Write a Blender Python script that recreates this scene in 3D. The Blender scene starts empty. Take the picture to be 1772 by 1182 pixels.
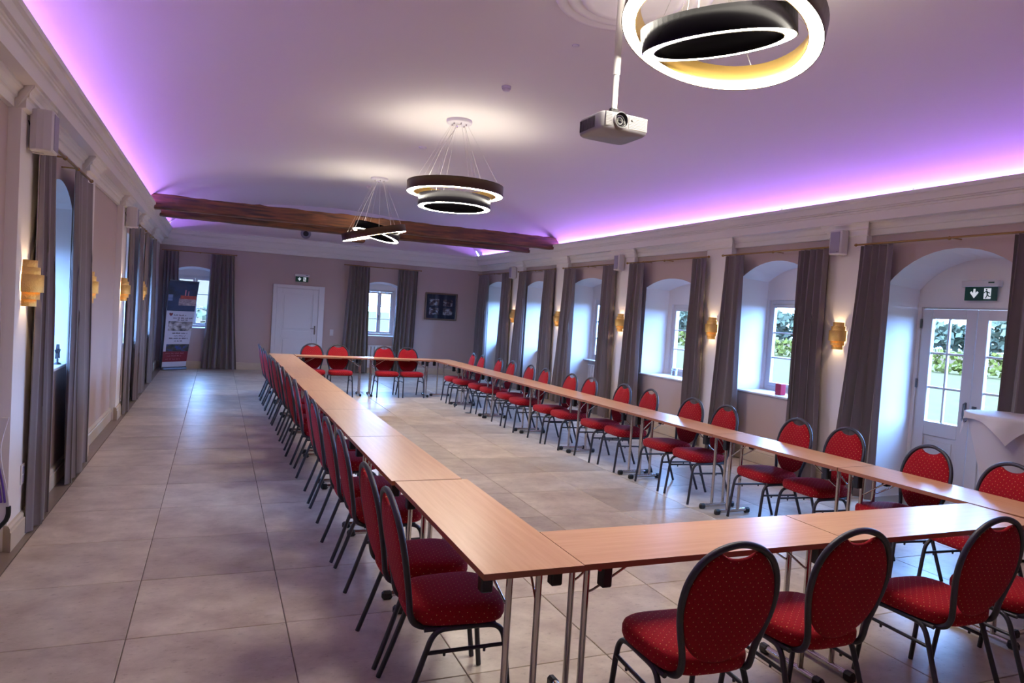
import bpy, math, random
from mathutils import Vector, Matrix
random.seed(7)
PI = math.pi
scene = bpy.context.scene
COL = scene.collection

# ------------------------------------------------------------------ camera, world, exposure
Rm = Matrix(((0.9214260558023767, -0.38349209565957176, 0.0625126887528088),
             (-0.04282995858455069, 0.0596602442288476, 0.9972994785450358),
             (-0.38618598930582826, -0.9216151408398108, 0.03854755295339154)))
cam_data = bpy.data.cameras.new('camera')
cam = bpy.data.objects.new('camera', cam_data)
COL.objects.link(cam)
cam_data.sensor_width = 36.0
cam_data.lens = 1225.0 / 1772 * 36.0
cam_data.clip_start = 0.05
cam_data.clip_end = 400
M4 = Rm.transposed().to_4x4()
M4.translation = Vector((0, 0, 1.75))
cam.matrix_world = M4
scene.camera = cam

world = bpy.data.worlds.new('world')
scene.world = world
world.use_nodes = True
wn = world.node_tree.nodes
bgn = wn['Background']
SKY_COLOR = (0.235, 0.475, 1.0, 1)
SKY_STRENGTH = 58.0
bgn.inputs['Color'].default_value = SKY_COLOR
bgn.inputs['Strength'].default_value = SKY_STRENGTH

scene.view_settings.view_transform = 'Standard'
scene.view_settings.look = 'None'
scene.view_settings.exposure = 0.08
scene.view_settings.gamma = 1.0
scene.view_settings.use_curve_mapping = False
scene.cycles.use_denoising = True
scene.cycles.max_bounces = 8
scene.cycles.diffuse_bounces = 5
scene.cycles.glossy_bounces = 4
scene.cycles.transparent_max_bounces = 8
scene.cycles.sample_clamp_indirect = 4.0
scene.cycles.caustics_reflective = False
scene.cycles.caustics_refractive = False

RING_EMIT = 58.0        # pendant diffusers
RING_UP = 12.0           # upward side of the pendants
COVE_EMIT = 180.0        # purple cove strips
SCONCE_W = 4.5

# ------------------------------------------------------------------ mesh helpers
class MB:
    def __init__(self):
        self.v = []; self.f = []; self.m = []; self.s = []
    def add(self, vs, fs, mi=0, smooth=False, M=None):
        o = len(self.v)
        if M is not None:
            vs = [M @ Vector(p) for p in vs]
        self.v += [tuple(p) for p in vs]
        for f in fs:
            self.f.append(tuple(i + o for i in f)); self.m.append(mi); self.s.append(smooth)
    def quad(self, a, b, c, d, mi=0):
        self.add([a, b, c, d], [(0, 1, 2, 3)], mi)
    def poly(self, pts, mi=0):
        self.add(pts, [tuple(range(len(pts)))], mi)
    def box(self, lo, hi, mi=0, M=None, bev=0.0):
        x0, y0, z0 = lo; x1, y1, z1 = hi
        if bev <= 0:
            vs = [(x0,y0,z0),(x1,y0,z0),(x1,y1,z0),(x0,y1,z0),(x0,y0,z1),(x1,y0,z1),(x1,y1,z1),(x0,y1,z1)]
            fs = [(3,2,1,0),(4,5,6,7),(0,1,5,4),(1,2,6,5),(2,3,7,6),(3,0,4,7)]
            self.add(vs, fs, mi, False, M); return
        b = min(bev, (x1-x0)*.45, (y1-y0)*.45, (z1-z0)*.45)
        # chamfered box: 24 verts
        vs = []; idx = {}
        X = (x0, x1); Y = (y0, y1); Z = (z0, z1)
        for i in (0, 1):
            for j in (0, 1):
                for k in (0, 1):
                    sx = b if i == 0 else -b; sy = b if j == 0 else -b; sz = b if k == 0 else -b
                    idx[(i,j,k,'x')] = len(vs); vs.append((X[i], Y[j]+sy, Z[k]+sz))
                    idx[(i,j,k,'y')] = len(vs); vs.append((X[i]+sx, Y[j], Z[k]+sz))
                    idx[(i,j,k,'z')] = len(vs); vs.append((X[i]+sx, Y[j]+sy, Z[k]))
        fs = []
        g = lambda i, j, k, a: idx[(i, j, k, a)]
        fs.append((g(0,0,0,'x'),g(0,0,1,'x'),g(0,1,1,'x'),g(0,1,0,'x')))
        fs.append((g(1,0,0,'x'),g(1,1,0,'x'),g(1,1,1,'x'),g(1,0,1,'x')))
        fs.append((g(0,0,0,'y'),g(1,0,0,'y'),g(1,0,1,'y'),g(0,0,1,'y')))
        fs.append((g(0,1,0,'y'),g(0,1,1,'y'),g(1,1,1,'y'),g(1,1,0,'y')))
        fs.append((g(0,0,0,'z'),g(0,1,0,'z'),g(1,1,0,'z'),g(1,0,0,'z')))
        fs.append((g(0,0,1,'z'),g(1,0,1,'z'),g(1,1,1,'z'),g(0,1,1,'z')))
        for j in (0, 1):
            for k in (0, 1):
                fs.append((g(0,j,k,'y'),g(1,j,k,'y'),g(1,j,k,'z'),g(0,j,k,'z')))
        for i in (0, 1):
            for k in (0, 1):
                fs.append((g(i,0,k,'x'),g(i,1,k,'x'),g(i,1,k,'z'),g(i,0,k,'z')))
        for i in (0, 1):
            for j in (0, 1):
                fs.append((g(i,j,0,'x'),g(i,j,1,'x'),g(i,j,1,'y'),g(i,j,0,'y')))
        for i in (0, 1):
            for j in (0, 1):
                for k in (0, 1):
                    fs.append((g(i,j,k,'x'),g(i,j,k,'y'),g(i,j,k,'z')))
        self.add(vs, fs, mi, False, M)
    def tube(self, pts, r, n=10, mi=0, closed=False, caps=True, M=None, flat=1.0):
        P = [Vector(p) for p in pts]; N = len(P)
        rad = r if isinstance(r, (list, tuple)) else [r] * N
        T = []
        for i in range(N):
            if closed: t = P[(i+1) % N] - P[i-1]
            elif i == 0: t = P[1] - P[0]
            elif i == N-1: t = P[-1] - P[-2]
            else: t = (P[i+1]-P[i]).normalized() + (P[i]-P[i-1]).normalized()
            T.append(t.normalized())
        up = Vector((0, 0, 1)) if abs(T[0].z) < .9 else Vector((1, 0, 0))
        u = (up - T[0]*up.dot(T[0])).normalized()
        vs = []
        for i in range(N):
            if i:
                q = T[i-1].rotation_difference(T[i]); u = q @ u
                u = (u - T[i]*u.dot(T[i])).normalized()
            w = T[i].cross(u)
            for k in range(n):
                a = 2*PI*k/n
                vs.append(P[i] + u*(math.cos(a)*rad[i]) + w*(math.sin(a)*rad[i]*flat))
        fs = []
        for i in range(N if closed else N-1):
            j = (i+1) % N
            for k in range(n):
                fs.append((i*n+k, i*n+(k+1) % n, j*n+(k+1) % n, j*n+k))
        self.add(vs, fs, mi, True, M)
        if caps and not closed:
            self.add(vs[:n], [tuple(range(n))[::-1]], mi, False, M)
            self.add(vs[-n:], [tuple(range(n))], mi, False, M)
    def lathe(self, prof, n=24, mi=0, M=None, smooth=True, a0=0.0, a1=2*PI, sx=1.0, sy=1.0):
        full = abs(a1-a0-2*PI) < 1e-6
        cnt = n if full else n+1
        vs = []
        for r, z in prof:
            for k in range(cnt):
                a = a0 + (a1-a0)*k/n
                vs.append((r*math.cos(a)*sx, r*math.sin(a)*sy, z))
        fs = []
        for i in range(len(prof)-1):
            for k in range(n):
                k2 = (k+1) % cnt
                fs.append((i*cnt+k, i*cnt+k2, (i+1)*cnt+k2, (i+1)*cnt+k))
        self.add(vs, fs, mi, smooth, M)
    def sweep(self, prof, fn0, fn1, mi=0, caps=True, smooth=False):
        a = [fn0(p) for p in prof]; b = [fn1(p) for p in prof]
        n = len(prof); vs = a + b
        self.add(vs, [(i, i+1, n+i+1, n+i) for i in range(n-1)], mi, smooth)
        if caps:
            self.add(a, [tuple(range(n))], mi); self.add(b, [tuple(range(n))[::-1]], mi)
    def grid(self, rows, mi=0, smooth=True, closed=False):
        n = len(rows[0]); vs = [p for r in rows for p in r]; fs = []
        for i in range(len(rows)-1):
            for k in range(n if closed else n-1):
                k2 = (k+1) % n
                fs.append((i*n+k, i*n+k2, (i+1)*n+k2, (i+1)*n+k))
        self.add(vs, fs, mi, smooth)
    def build(self, name, mats, parent=None, loc=None):
        me = bpy.data.meshes.new(name)
        me.from_pydata(self.v, [], self.f)
        mats = mats if isinstance(mats, (list, tuple)) else [mats]
        for m in mats: me.materials.append(m)
        me.polygons.foreach_set('material_index', self.m)
        me.polygons.foreach_set('use_smooth', self.s)
        me.update()
        o = bpy.data.objects.new(name, me)
        COL.objects.link(o)
        if parent is not None: o.parent = parent
        if loc is not None: o.location = loc
        return o

def tag(o, label=None, cat=None, group=None, kind=None):
    if label: o['label'] = label
    if cat: o['category'] = cat
    if group: o['group'] = group
    if kind: o['kind'] = kind
    return o
def empty(name, loc=(0, 0, 0), rz=0.0, label=None, cat=None, group=None, kind=None):
    o = bpy.data.objects.new(name, None)
    o.empty_display_size = .1
    COL.objects.link(o); o.location = loc; o.rotation_euler = (0, 0, rz)
    return tag(o, label, cat, group, kind)
def copy_tree(o, parent=None):
    c = o.copy(); COL.objects.link(c)
    if parent is not None: c.parent = parent
    for ch in list(o.children): copy_tree(ch, c)
    return c
def spline(pts, k=6):
    P = [Vector(p) for p in pts]; out = []
    for i in range(len(P)-1):
        p0 = P[max(i-1, 0)]; p1 = P[i]; p2 = P[i+1]; p3 = P[min(i+2, len(P)-1)]
        for j in range(k):
            t = j/k
            out.append(.5*((2*p1)+(-p0+p2)*t+(2*p0-5*p1+4*p2-p3)*t*t+(-p0+3*p1-3*p2+p3)*t**3))
    out.append(P[-1]); return out

# ------------------------------------------------------------------ materials
def srgb(r, g, b):
    f = lambda c: (c/255/12.92) if c/255 <= .04045 else ((c/255+.055)/1.055)**2.4
    return (f(r), f(g), f(b), 1)
def new_mat(name):
    m = bpy.data.materials.new(name); m.use_nodes = True
    nt = m.node_tree; b = nt.nodes['Principled BSDF']
    return m, nt, b
def N(nt, t, **kw):
    n = nt.nodes.new(t)
    for k, v in kw.items(): setattr(n, k, v)
    return n
def plain(name, col, rough=.5, metal=0.0, noise=0.0, scale=20.0, bump=0.0, bscale=60.0, sheen=0.0, spec=.5, coat=0.0):
    m, nt, b = new_mat(name)
    b.inputs['Base Color'].default_value = col
    b.inputs['Roughness'].default_value = rough
    b.inputs['Metallic'].default_value = metal
    b.inputs['Specular IOR Level'].default_value = spec
    if sheen: b.inputs['Sheen Weight'].default_value = sheen
    if coat: b.inputs['Coat Weight'].default_value = coat
    tc = N(nt, 'ShaderNodeTexCoord')
    if noise:
        no = N(nt, 'ShaderNodeTexNoise'); no.inputs['Scale'].default_value = scale; no.inputs['Detail'].default_value = 5
        nt.links.new(tc.outputs['Object'], no.inputs['Vector'])
        mx = N(nt, 'ShaderNodeMix', data_type='RGBA')
        mx.inputs['A'].default_value = tuple(c*(1-noise) for c in col[:3]) + (1,)
        mx.inputs['B'].default_value = tuple(min(1, c*(1+noise)) for c in col[:3]) + (1,)
        nt.links.new(no.outputs['Fac'], mx.inputs['Factor'])
        nt.links.new(mx.outputs['Result'], b.inputs['Base Color'])
    if bump:
        n2 = N(nt, 'ShaderNodeTexNoise'); n2.inputs['Scale'].default_value = bscale; n2.inputs['Detail'].default_value = 4
        nt.links.new(tc.outputs['Object'], n2.inputs['Vector'])
        bp = N(nt, 'ShaderNodeBump'); bp.inputs['Strength'].default_value = bump; bp.inputs['Distance'].default_value = .01
        nt.links.new(n2.outputs['Fac'], bp.inputs['Height']); nt.links.new(bp.outputs['Normal'], b.inputs['Normal'])
    return m
def emit(name, col, strength):
    m, nt, b = new_mat(name)
    b.inputs['Base Color'].default_value = (.8, .8, .8, 1)
    b.inputs['Emission Color'].default_value = col
    b.inputs['Emission Strength'].default_value = strength
    return m
def wood(name, c1, c2, scale=(3, 60, 60), rough=.35, bump=.02):
    m, nt, b = new_mat(name)
    tc = N(nt, 'ShaderNodeTexCoord'); mp = N(nt, 'ShaderNodeMapping'); mp.inputs['Scale'].default_value = scale
    nt.links.new(tc.outputs['Object'], mp.inputs['Vector'])
    no = N(nt, 'ShaderNodeTexNoise'); no.inputs['Scale'].default_value = 1.0; no.inputs['Detail'].default_value = 6; no.inputs['Distortion'].default_value = .4
    nt.links.new(mp.outputs['Vector'], no.inputs['Vector'])
    cr = N(nt, 'ShaderNodeValToRGB'); cr.color_ramp.elements[0].position = .3; cr.color_ramp.elements[1].position = .72
    cr.color_ramp.elements[0].color = c1; cr.color_ramp.elements[1].color = c2
    nt.links.new(no.outputs['Fac'], cr.inputs['Fac']); nt.links.new(cr.outputs['Color'], b.inputs['Base Color'])
    b.inputs['Roughness'].default_value = rough
    if bump:
        bp = N(nt, 'ShaderNodeBump'); bp.inputs['Strength'].default_value = bump; bp.inputs['Distance'].default_value = .01
        nt.links.new(no.outputs['Fac'], bp.inputs['Height']); nt.links.new(bp.outputs['Normal'], b.inputs['Normal'])
    return m

M = {}
M['wall'] = plain('wall_paint_taupe', srgb(188, 168, 163), .75, noise=.03, scale=3, bump=.04, bscale=220)
M['white'] = plain('plaster_white', srgb(238, 231, 232), .7, noise=.02, scale=4, bump=.03, bscale=180)
M['stucco'] = plain('cornice_white', srgb(240, 234, 234), .55)
M['ceil'] = plain('ceiling_white', srgb(226, 220, 216), .8, bump=.015, bscale=200)
M['stonebase'] = plain('stone_baseboard', srgb(196, 180, 160), .45, noise=.08, scale=9)
M['border'] = plain('stone_border', srgb(128, 112, 98), .35, noise=.12, scale=10)
M['grout'] = plain('grout', srgb(120, 108, 98), .8)
M['curtain'] = plain('curtain_velvet', srgb(112, 101, 100), .8, noise=.06, scale=30, bump=.05, bscale=300, sheen=.35)
M['curtainlight'] = plain('curtain_lining', srgb(190, 196, 206), .85, noise=.05, scale=30)
M['brass'] = plain('brass_hammered', srgb(236, 192, 108), .36, .75, bump=.5, bscale=120)
M['brassdark'] = plain('brass_rod', srgb(150, 118, 72), .4, 1.0)
M['frame'] = plain('frame_hammered_grey', srgb(70, 70, 76), .38, .7, bump=.25, bscale=260)
M['chrome'] = plain('chrome', srgb(200, 196, 194), .16, 1.0)
M['black'] = plain('black_plastic', srgb(22, 22, 24), .5)
M['whitepl'] = plain('white_plastic', srgb(214, 208, 212), .4)
M['grille'] = plain('speaker_grille', srgb(160, 152, 176), .6, bump=.4, bscale=500)
M['paint'] = plain('door_paint_white', srgb(222, 218, 222), .4)
M['metalgrey'] = plain('steel_handle', srgb(110, 108, 106), .3, 1.0)
M['green'] = emit('exit_sign_green', (.0, .06, .04, 1), .12)
M['green'].node_tree.nodes['Principled BSDF'].inputs['Base Color'].default_value = srgb(6, 48, 38)
M['signwhite'] = emit('exit_sign_white', (.8, .9, 1, 1), .5)
M['beech'] = wood('beech_laminate', srgb(214, 160, 118), srgb(226, 178, 138), (2.2, 40, 40), .3, 0)
M['beechedge'] = plain('beech_edge', srgb(150, 92, 66), .45)
M['plywood'] = plain('under_board', srgb(196, 172, 140), .5)
M['beam'] = wood('old_oak_beam', srgb(40, 23, 14), srgb(132, 80, 42), (2.0, 22, 22), .6, .6)
M['ringbrown'] = plain('pendant_bronze', srgb(74, 56, 42), .3, .85)
M['ringdark'] = plain('pendant_gloss_black', srgb(10, 8, 11), .25, 0, spec=.025)
M['ringgold'] = plain('pendant_gold_inside', srgb(214, 178, 96), .3, .9)
M['diffuser'] = emit('pendant_diffuser', (1.0, .93, .80, 1), RING_EMIT)
M['uplight'] = emit('pendant_uplight', (1.0, .92, .76, 1), RING_UP)
M['cove'] = emit('purple_led_strip', (.42, .17, 1.0, 1), COVE_EMIT)
M['coveglint'] = emit('magenta_led_lens', (1.0, .15, .9, 1), 3)
M['cloth'] = plain('white_tablecloth', srgb(214, 206, 214), .8, bump=.05, bscale=200)
M['redglass'] = plain('red_candle', srgb(150, 20, 50), .3)
M['wire'] = plain('suspension_wire', srgb(210, 205, 200), .4, .6)
M['wirewhite'] = plain('white_cable', srgb(235, 232, 228), .5)
M['lawn'] = plain('lawn', (.060, .043, .018, 1), .9, noise=.25, scale=3, spec=0)
M['leaf'] = plain('leaf_green', (.075, .072, .042, 1), .8, noise=.4, scale=6, spec=0)  # raised tone puts the haze of the treeline into the leaf colour
M['leaflight'] = plain('hedge_leaf', (.065, .056, .010, 1), .8, noise=.4, scale=9, spec=0)
M['bark'] = plain('bark', srgb(80, 64, 52), .9)
M['road'] = plain('gravel_drive', (.055, .030, .016, 1), .9, noise=.1, spec=0)
M['house'] = plain('house_render', (.12, .075, .045, 1), .8, spec=0)
M['roof'] = plain('roof_tiles', (.10, .03, .014, 1), .8, noise=.2, spec=0)
M['matblue'] = plain('picture_mat_navy', srgb(34, 40, 62), .5)
M['framewood'] = plain('picture_frame_bronze', srgb(120, 100, 84), .35, .6)
M['redprint'] = plain('banner_red', srgb(120, 14, 24), .5)
M['ink'] = plain('banner_ink', srgb(70, 28, 50), .6)
M['pinkink'] = plain('banner_pale_ink', srgb(200, 130, 140), .6)
M['banner'] = plain('banner_white', srgb(206, 198, 210), .5)
M['stripe'] = plain('purple_print', srgb(96, 60, 150), .7)
M['alu'] = plain('aluminium', srgb(120, 122, 130), .35, .9)
M['socket'] = plain('socket_white', srgb(226, 220, 222), .4)
M['lens'] = plain('lens_glass', srgb(12, 12, 14), .15, spec=.3)
M['silver'] = plain('projector_silver', srgb(150, 147, 150), .4, .1)

def glass_mat():
    m, nt, b = new_mat('window_glass'); nt.nodes.remove(b)
    tr = N(nt, 'ShaderNodeBsdfTransparent'); tr.inputs['Color'].default_value = (.95, .98, 1, 1)
    gl = N(nt, 'ShaderNodeBsdfGlossy'); gl.inputs['Roughness'].default_value = .02
    lw = N(nt, 'ShaderNodeLayerWeight'); lw.inputs['Blend'].default_value = .5
    pw = N(nt, 'ShaderNodeMath', operation='POWER'); pw.inputs[1].default_value = 5.0
    fr = N(nt, 'ShaderNodeMath', operation='MULTIPLY_ADD'); fr.inputs[1].default_value = .8; fr.inputs[2].default_value = .04
    nt.links.new(lw.outputs['Facing'], pw.inputs[0]); nt.links.new(pw.outputs[0], fr.inputs[0])
    mx = N(nt, 'ShaderNodeMixShader')
    nt.links.new(fr.outputs[0], mx.inputs['Fac']); nt.links.new(tr.outputs[0], mx.inputs[1]); nt.links.new(gl.outputs[0], mx.inputs[2])
    nt.links.new(mx.outputs[0], nt.nodes['Material Output'].inputs['Surface'])
    return m
M['glass'] = glass_mat()

def tile_mat():
    m, nt, b = new_mat('limestone_tile')
    tc = N(nt, 'ShaderNodeTexCoord'); oi = N(nt, 'ShaderNodeObjectInfo')
    off = N(nt, 'ShaderNodeVectorMath', operation='ADD')
    sc = N(nt, 'ShaderNodeVectorMath', operation='SCALE'); sc.inputs['Scale'].default_value = 37.0
    cb = N(nt, 'ShaderNodeCombineXYZ')
    nt.links.new(oi.outputs['Random'], cb.inputs[0]); nt.links.new(oi.outputs['Random'], cb.inputs[1])
    nt.links.new(cb.outputs[0], sc.inputs[0]); nt.links.new(tc.outputs['Object'], off.inputs[0]); nt.links.new(sc.outputs[0], off.inputs[1])
    n1 = N(nt, 'ShaderNodeTexNoise'); n1.inputs['Scale'].default_value = 3.2; n1.inputs['Detail'].default_value = 8; n1.inputs['Roughness'].default_value = .65
    nt.links.new(off.outputs[0], n1.inputs['Vector'])
    cr = N(nt, 'ShaderNodeValToRGB')
    cr.color_ramp.elements[0].position = .3; cr.color_ramp.elements[0].color = srgb(166, 147, 132)
    cr.color_ramp.elements[1].position = .7; cr.color_ramp.elements[1].color = srgb(214, 200, 184)
    nt.links.new(n1.outputs['Fac'], cr.inputs['Fac'])
    # fine dark pits
    mp = N(nt, 'ShaderNodeMapping'); mp.inputs['Scale'].default_value = (16, 34, 20); mp.inputs['Rotation'].default_value = (0, 0, .25)
    nt.links.new(off.outputs[0], mp.inputs['Vector'])
    n2 = N(nt, 'ShaderNodeTexNoise'); n2.inputs['Scale'].default_value = 1.0; n2.inputs['Detail'].default_value = 6; n2.inputs['Roughness'].default_value = .75
    nt.links.new(mp.outputs[0], n2.inputs['Vector'])
    pr = N(nt, 'ShaderNodeValToRGB'); pr.color_ramp.elements[0].position = .28; pr.color_ramp.elements[0].color = (.35, .3, .27, 1)
    pr.color_ramp.elements[1].position = .43; pr.color_ramp.elements[1].color = (1, 1, 1, 1)
    nt.links.new(n2.outputs['Fac'], pr.inputs['Fac'])
    mul = N(nt, 'ShaderNodeMix', data_type='RGBA', blend_type='MULTIPLY'); mul.inputs['Factor'].default_value = .7
    nt.links.new(cr.outputs['Color'], mul.inputs['A']); nt.links.new(pr.outputs['Color'], mul.inputs['B'])
    # per tile tone
    hs = N(nt, 'ShaderNodeHueSaturation')
    mr = N(nt, 'ShaderNodeMapRange'); mr.inputs['To Min'].default_value = .80; mr.inputs['To Max'].default_value = 1.08
    nt.links.new(oi.outputs['Random'], mr.inputs['Value']); nt.links.new(mr.outputs['Result'], hs.inputs['Value'])
    nt.links.new(mul.outputs['Result'], hs.inputs['Color']); nt.links.new(hs.outputs['Color'], b.inputs['Base Color'])
    b.inputs['Roughness'].default_value = .30
    rr = N(nt, 'ShaderNodeMapRange'); rr.inputs['To Min'].default_value = .26; rr.inputs['To Max'].default_value = .42
    nt.links.new(n1.outputs['Fac'], rr.inputs['Value']); nt.links.new(rr.outputs['Result'], b.inputs['Roughness'])
    bp = N(nt, 'ShaderNodeBump'); bp.inputs['Strength'].default_value = .10; bp.inputs['Distance'].default_value = .004
    nt.links.new(n2.outputs['Fac'], bp.inputs['Height']); nt.links.new(bp.outputs['Normal'], b.inputs['Normal'])
    return m
M['tile'] = tile_mat()

def fabric(name, axes):
    m, nt, b = new_mat(name)
    tc = N(nt, 'ShaderNodeTexCoord'); sep = N(nt, 'ShaderNodeSeparateXYZ'); nt.links.new(tc.outputs['Object'], sep.inputs[0])
    cb = N(nt, 'ShaderNodeCombineXYZ')
    if axes == (0, 1):
        sn = N(nt, 'ShaderNodeSeparateXYZ'); nt.links.new(tc.outputs['Normal'], sn.inputs[0])
        ab = []
        for k in range(3):
            q = N(nt, 'ShaderNodeMath', operation='ABSOLUTE'); nt.links.new(sn.outputs[k], q.inputs[0]); ab.append(q.outputs[0])
        gx = N(nt, 'ShaderNodeMath', operation='GREATER_THAN'); nt.links.new(ab[0], gx.inputs[0]); nt.links.new(ab[1], gx.inputs[1])
        gz = N(nt, 'ShaderNodeMath', operation='GREATER_THAN'); nt.links.new(ab[2], gz.inputs[0]); gz.inputs[1].default_value = .62
        lz = N(nt, 'ShaderNodeMath', operation='SUBTRACT'); lz.inputs[0].default_value = 1.0; nt.links.new(gz.outputs[0], lz.inputs[1])
        ix = N(nt, 'ShaderNodeMath', operation='MULTIPLY'); nt.links.new(gx.outputs[0], ix.inputs[0]); nt.links.new(lz.outputs[0], ix.inputs[1])
        for fac, a_, b_, k in ((ix, 0, 1, 0), (gz, 2, 1, 1)):
            q = N(nt, 'ShaderNodeMix', data_type='FLOAT'); nt.links.new(fac.outputs[0], q.inputs['Factor'])
            nt.links.new(sep.outputs[a_], q.inputs['A']); nt.links.new(sep.outputs[b_], q.inputs['B']); nt.links.new(q.outputs['Result'], cb.inputs[k])
    else:
        nt.links.new(sep.outputs[axes[0]], cb.inputs[0]); nt.links.new(sep.outputs[axes[1]], cb.inputs[1])
    mp = N(nt, 'ShaderNodeMapping'); mp.inputs['Rotation'].default_value = (0, 0, PI/4 + .1); mp.inputs['Scale'].default_value = (38, 38, 38)
    nt.links.new(cb.outputs[0], mp.inputs['Vector'])
    vo = N(nt, 'ShaderNodeTexVoronoi', voronoi_dimensions='2D'); vo.inputs['Scale'].default_value = 1.0; vo.inputs['Randomness'].default_value = .12
    nt.links.new(mp.outputs[0], vo.inputs['Vector'])
    lt = N(nt, 'ShaderNodeMath', operation='LESS_THAN'); lt.inputs[1].default_value = .07
    nt.links.new(vo.outputs['Distance'], lt.inputs[0])
    no = N(nt, 'ShaderNodeTexNoise'); no.inputs['Scale'].default_value = 350; nt.links.new(tc.outputs['Object'], no.inputs['Vector'])
    cr = N(nt, 'ShaderNodeValToRGB'); cr.color_ramp.elements[0].color = srgb(112, 4, 16); cr.color_ramp.elements[1].color = srgb(172, 14, 32)
    cr.color_ramp.elements[0].position = .3; cr.color_ramp.elements[1].position = .7
    nt.links.new(no.outputs['Fac'], cr.inputs['Fac'])
    mx = N(nt, 'ShaderNodeMix', data_type='RGBA'); nt.links.new(lt.outputs[0], mx.inputs['Factor'])
    nt.links.new(cr.outputs['Color'], mx.inputs['A']); mx.inputs['B'].default_value = srgb(222, 168, 110)
    nt.links.new(mx.outputs['Result'], b.inputs['Base Color'])
    b.inputs['Roughness'].default_value = .85; b.inputs['Sheen Weight'].default_value = .10; b.inputs['Specular IOR Level'].default_value = .2
    b.inputs['Sheen Tint'].default_value = (1, .3, .4, 1)
    bp = N(nt, 'ShaderNodeBump'); bp.inputs['Strength'].default_value = .15; bp.inputs['Distance'].default_value = .002
    nt.links.new(no.outputs['Fac'], bp.inputs['Height']); nt.links.new(bp.outputs['Normal'], b.inputs['Normal'])
    return m
M['fabric_back'] = fabric('red_fabric_back', (0, 2))
M['fabric_seat'] = fabric('red_fabric_seat', (0, 1))

def photo_mat(name, ramp, scale, seed):
    m, nt, b = new_mat(name)
    tc = N(nt, 'ShaderNodeTexCoord'); mp = N(nt, 'ShaderNodeMapping'); mp.inputs['Location'].default_value = (seed, seed*2.1, 0)
    mp.inputs['Scale'].default_value = (scale, scale, scale*1.6)
    nt.links.new(tc.outputs['Object'], mp.inputs['Vector'])
    no = N(nt, 'ShaderNodeTexNoise'); no.inputs['Scale'].default_value = 1; no.inputs['Detail'].default_value = 7; nt.links.new(mp.outputs[0], no.inputs['Vector'])
    cr = N(nt, 'ShaderNodeValToRGB'); el = cr.color_ramp.elements
    el[0].position = ramp[0][0]; el[0].color = ramp[0][1]; el[1].position = ramp[-1][0]; el[1].color = ramp[-1][1]
    for p, c in ramp[1:-1]:
        e = el.new(p); e.color = c
    nt.links.new(no.outputs['Fac'], cr.inputs['Fac']); nt.links.new(cr.outputs['Color'], b.inputs['Base Color'])
    b.inputs['Roughness'].default_value = .4
    return m

# ------------------------------------------------------------------ room dimensions
XL, XR = -1.27, 6.66           # wall planes
PL, PR = -1.20, 6.58           # pilaster faces
Y0, Y1 = -4.0, 18.3
XC = .5*(PL + PR)              # middle of the vault
VA, VB, VZ = (PR - PL)/2 - .0, .98, 3.14
HW = 3.2
def vault(x):
    u = max(-1, min(1, (x - XC)/VA)); return VZ + VB*math.sqrt(max(0, 1-u*u))

# ------------------------------------------------------------------ floor
fl = MB()
fl.box((XL-.7, Y1, -.4), (XR+.7, Y1+.35, -.0005)); fl.box((XL-.72, Y0, -.4), (XL-.6, Y1+.3, -.0005)); fl.box((XR+.6, Y0, -.4), (XR+.72, Y1+.3, -.0005))  # unseen footings, added to block light leaking in under the walls
fl.quad((XL-.7, Y0, -.006), (XR+.7, Y0, -.006), (XR+.7, Y1+.4, -.006), (XL-.7, Y1+.4, -.006))
floor = fl.build('floor', M['grout'])
tag(floor, 'pale limestone tile floor of the hall', 'floor', kind='structure')
TX, TY = .7717, .795
x_e = [-1.124 + TX*k for k in range(11)]
y_e = [3.933 + TY*k for k in range(-3, 18)] + [Y1]
def tile_mesh(w, d):
    b = MB(); b.box((-w/2, -d/2, -.02), (w/2, d/2, 0), bev=.0025); return b
t_me = None; t_last = None
for j in range(len(y_e)-1):
    y0, y1 = y_e[j], min(y_e[j+1], Y1)
    for i in range(10):
        x0, x1 = x_e[i], x_e[i+1]
        if t_me is None:
            t = tile_mesh(TX-.005, TY-.005).build('tile', M['tile'], floor); t_me = t.data
        elif y1 - y0 < TY-.01:
            t = tile_mesh(TX-.005, y1-y0-.005).build('tile', M['tile'], floor)
        else:
            t = bpy.data.objects.new('tile', t_me); COL.objects.link(t); t.parent = floor
        t.location = ((x0+x1)/2, (y0+y1)/2, random.uniform(-.0008, 0))
b = MB(); b.box((x_e[0], Y0, -.02), (x_e[-1], y_e[0]-.003, -.0005)); o = b.build('slab', M['tile'], floor)
b = MB(); b.box((XL-.6, Y0, -.02), (x_e[0]-.003, Y1+.3, 0)); b.build('border_strip', M['border'], floor)
b = MB(); b.box((x_e[-1]+.003, Y0, -.02), (XR+.62, Y1+.3, 0)); b.build('border_strip', M['border'], floor)

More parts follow.
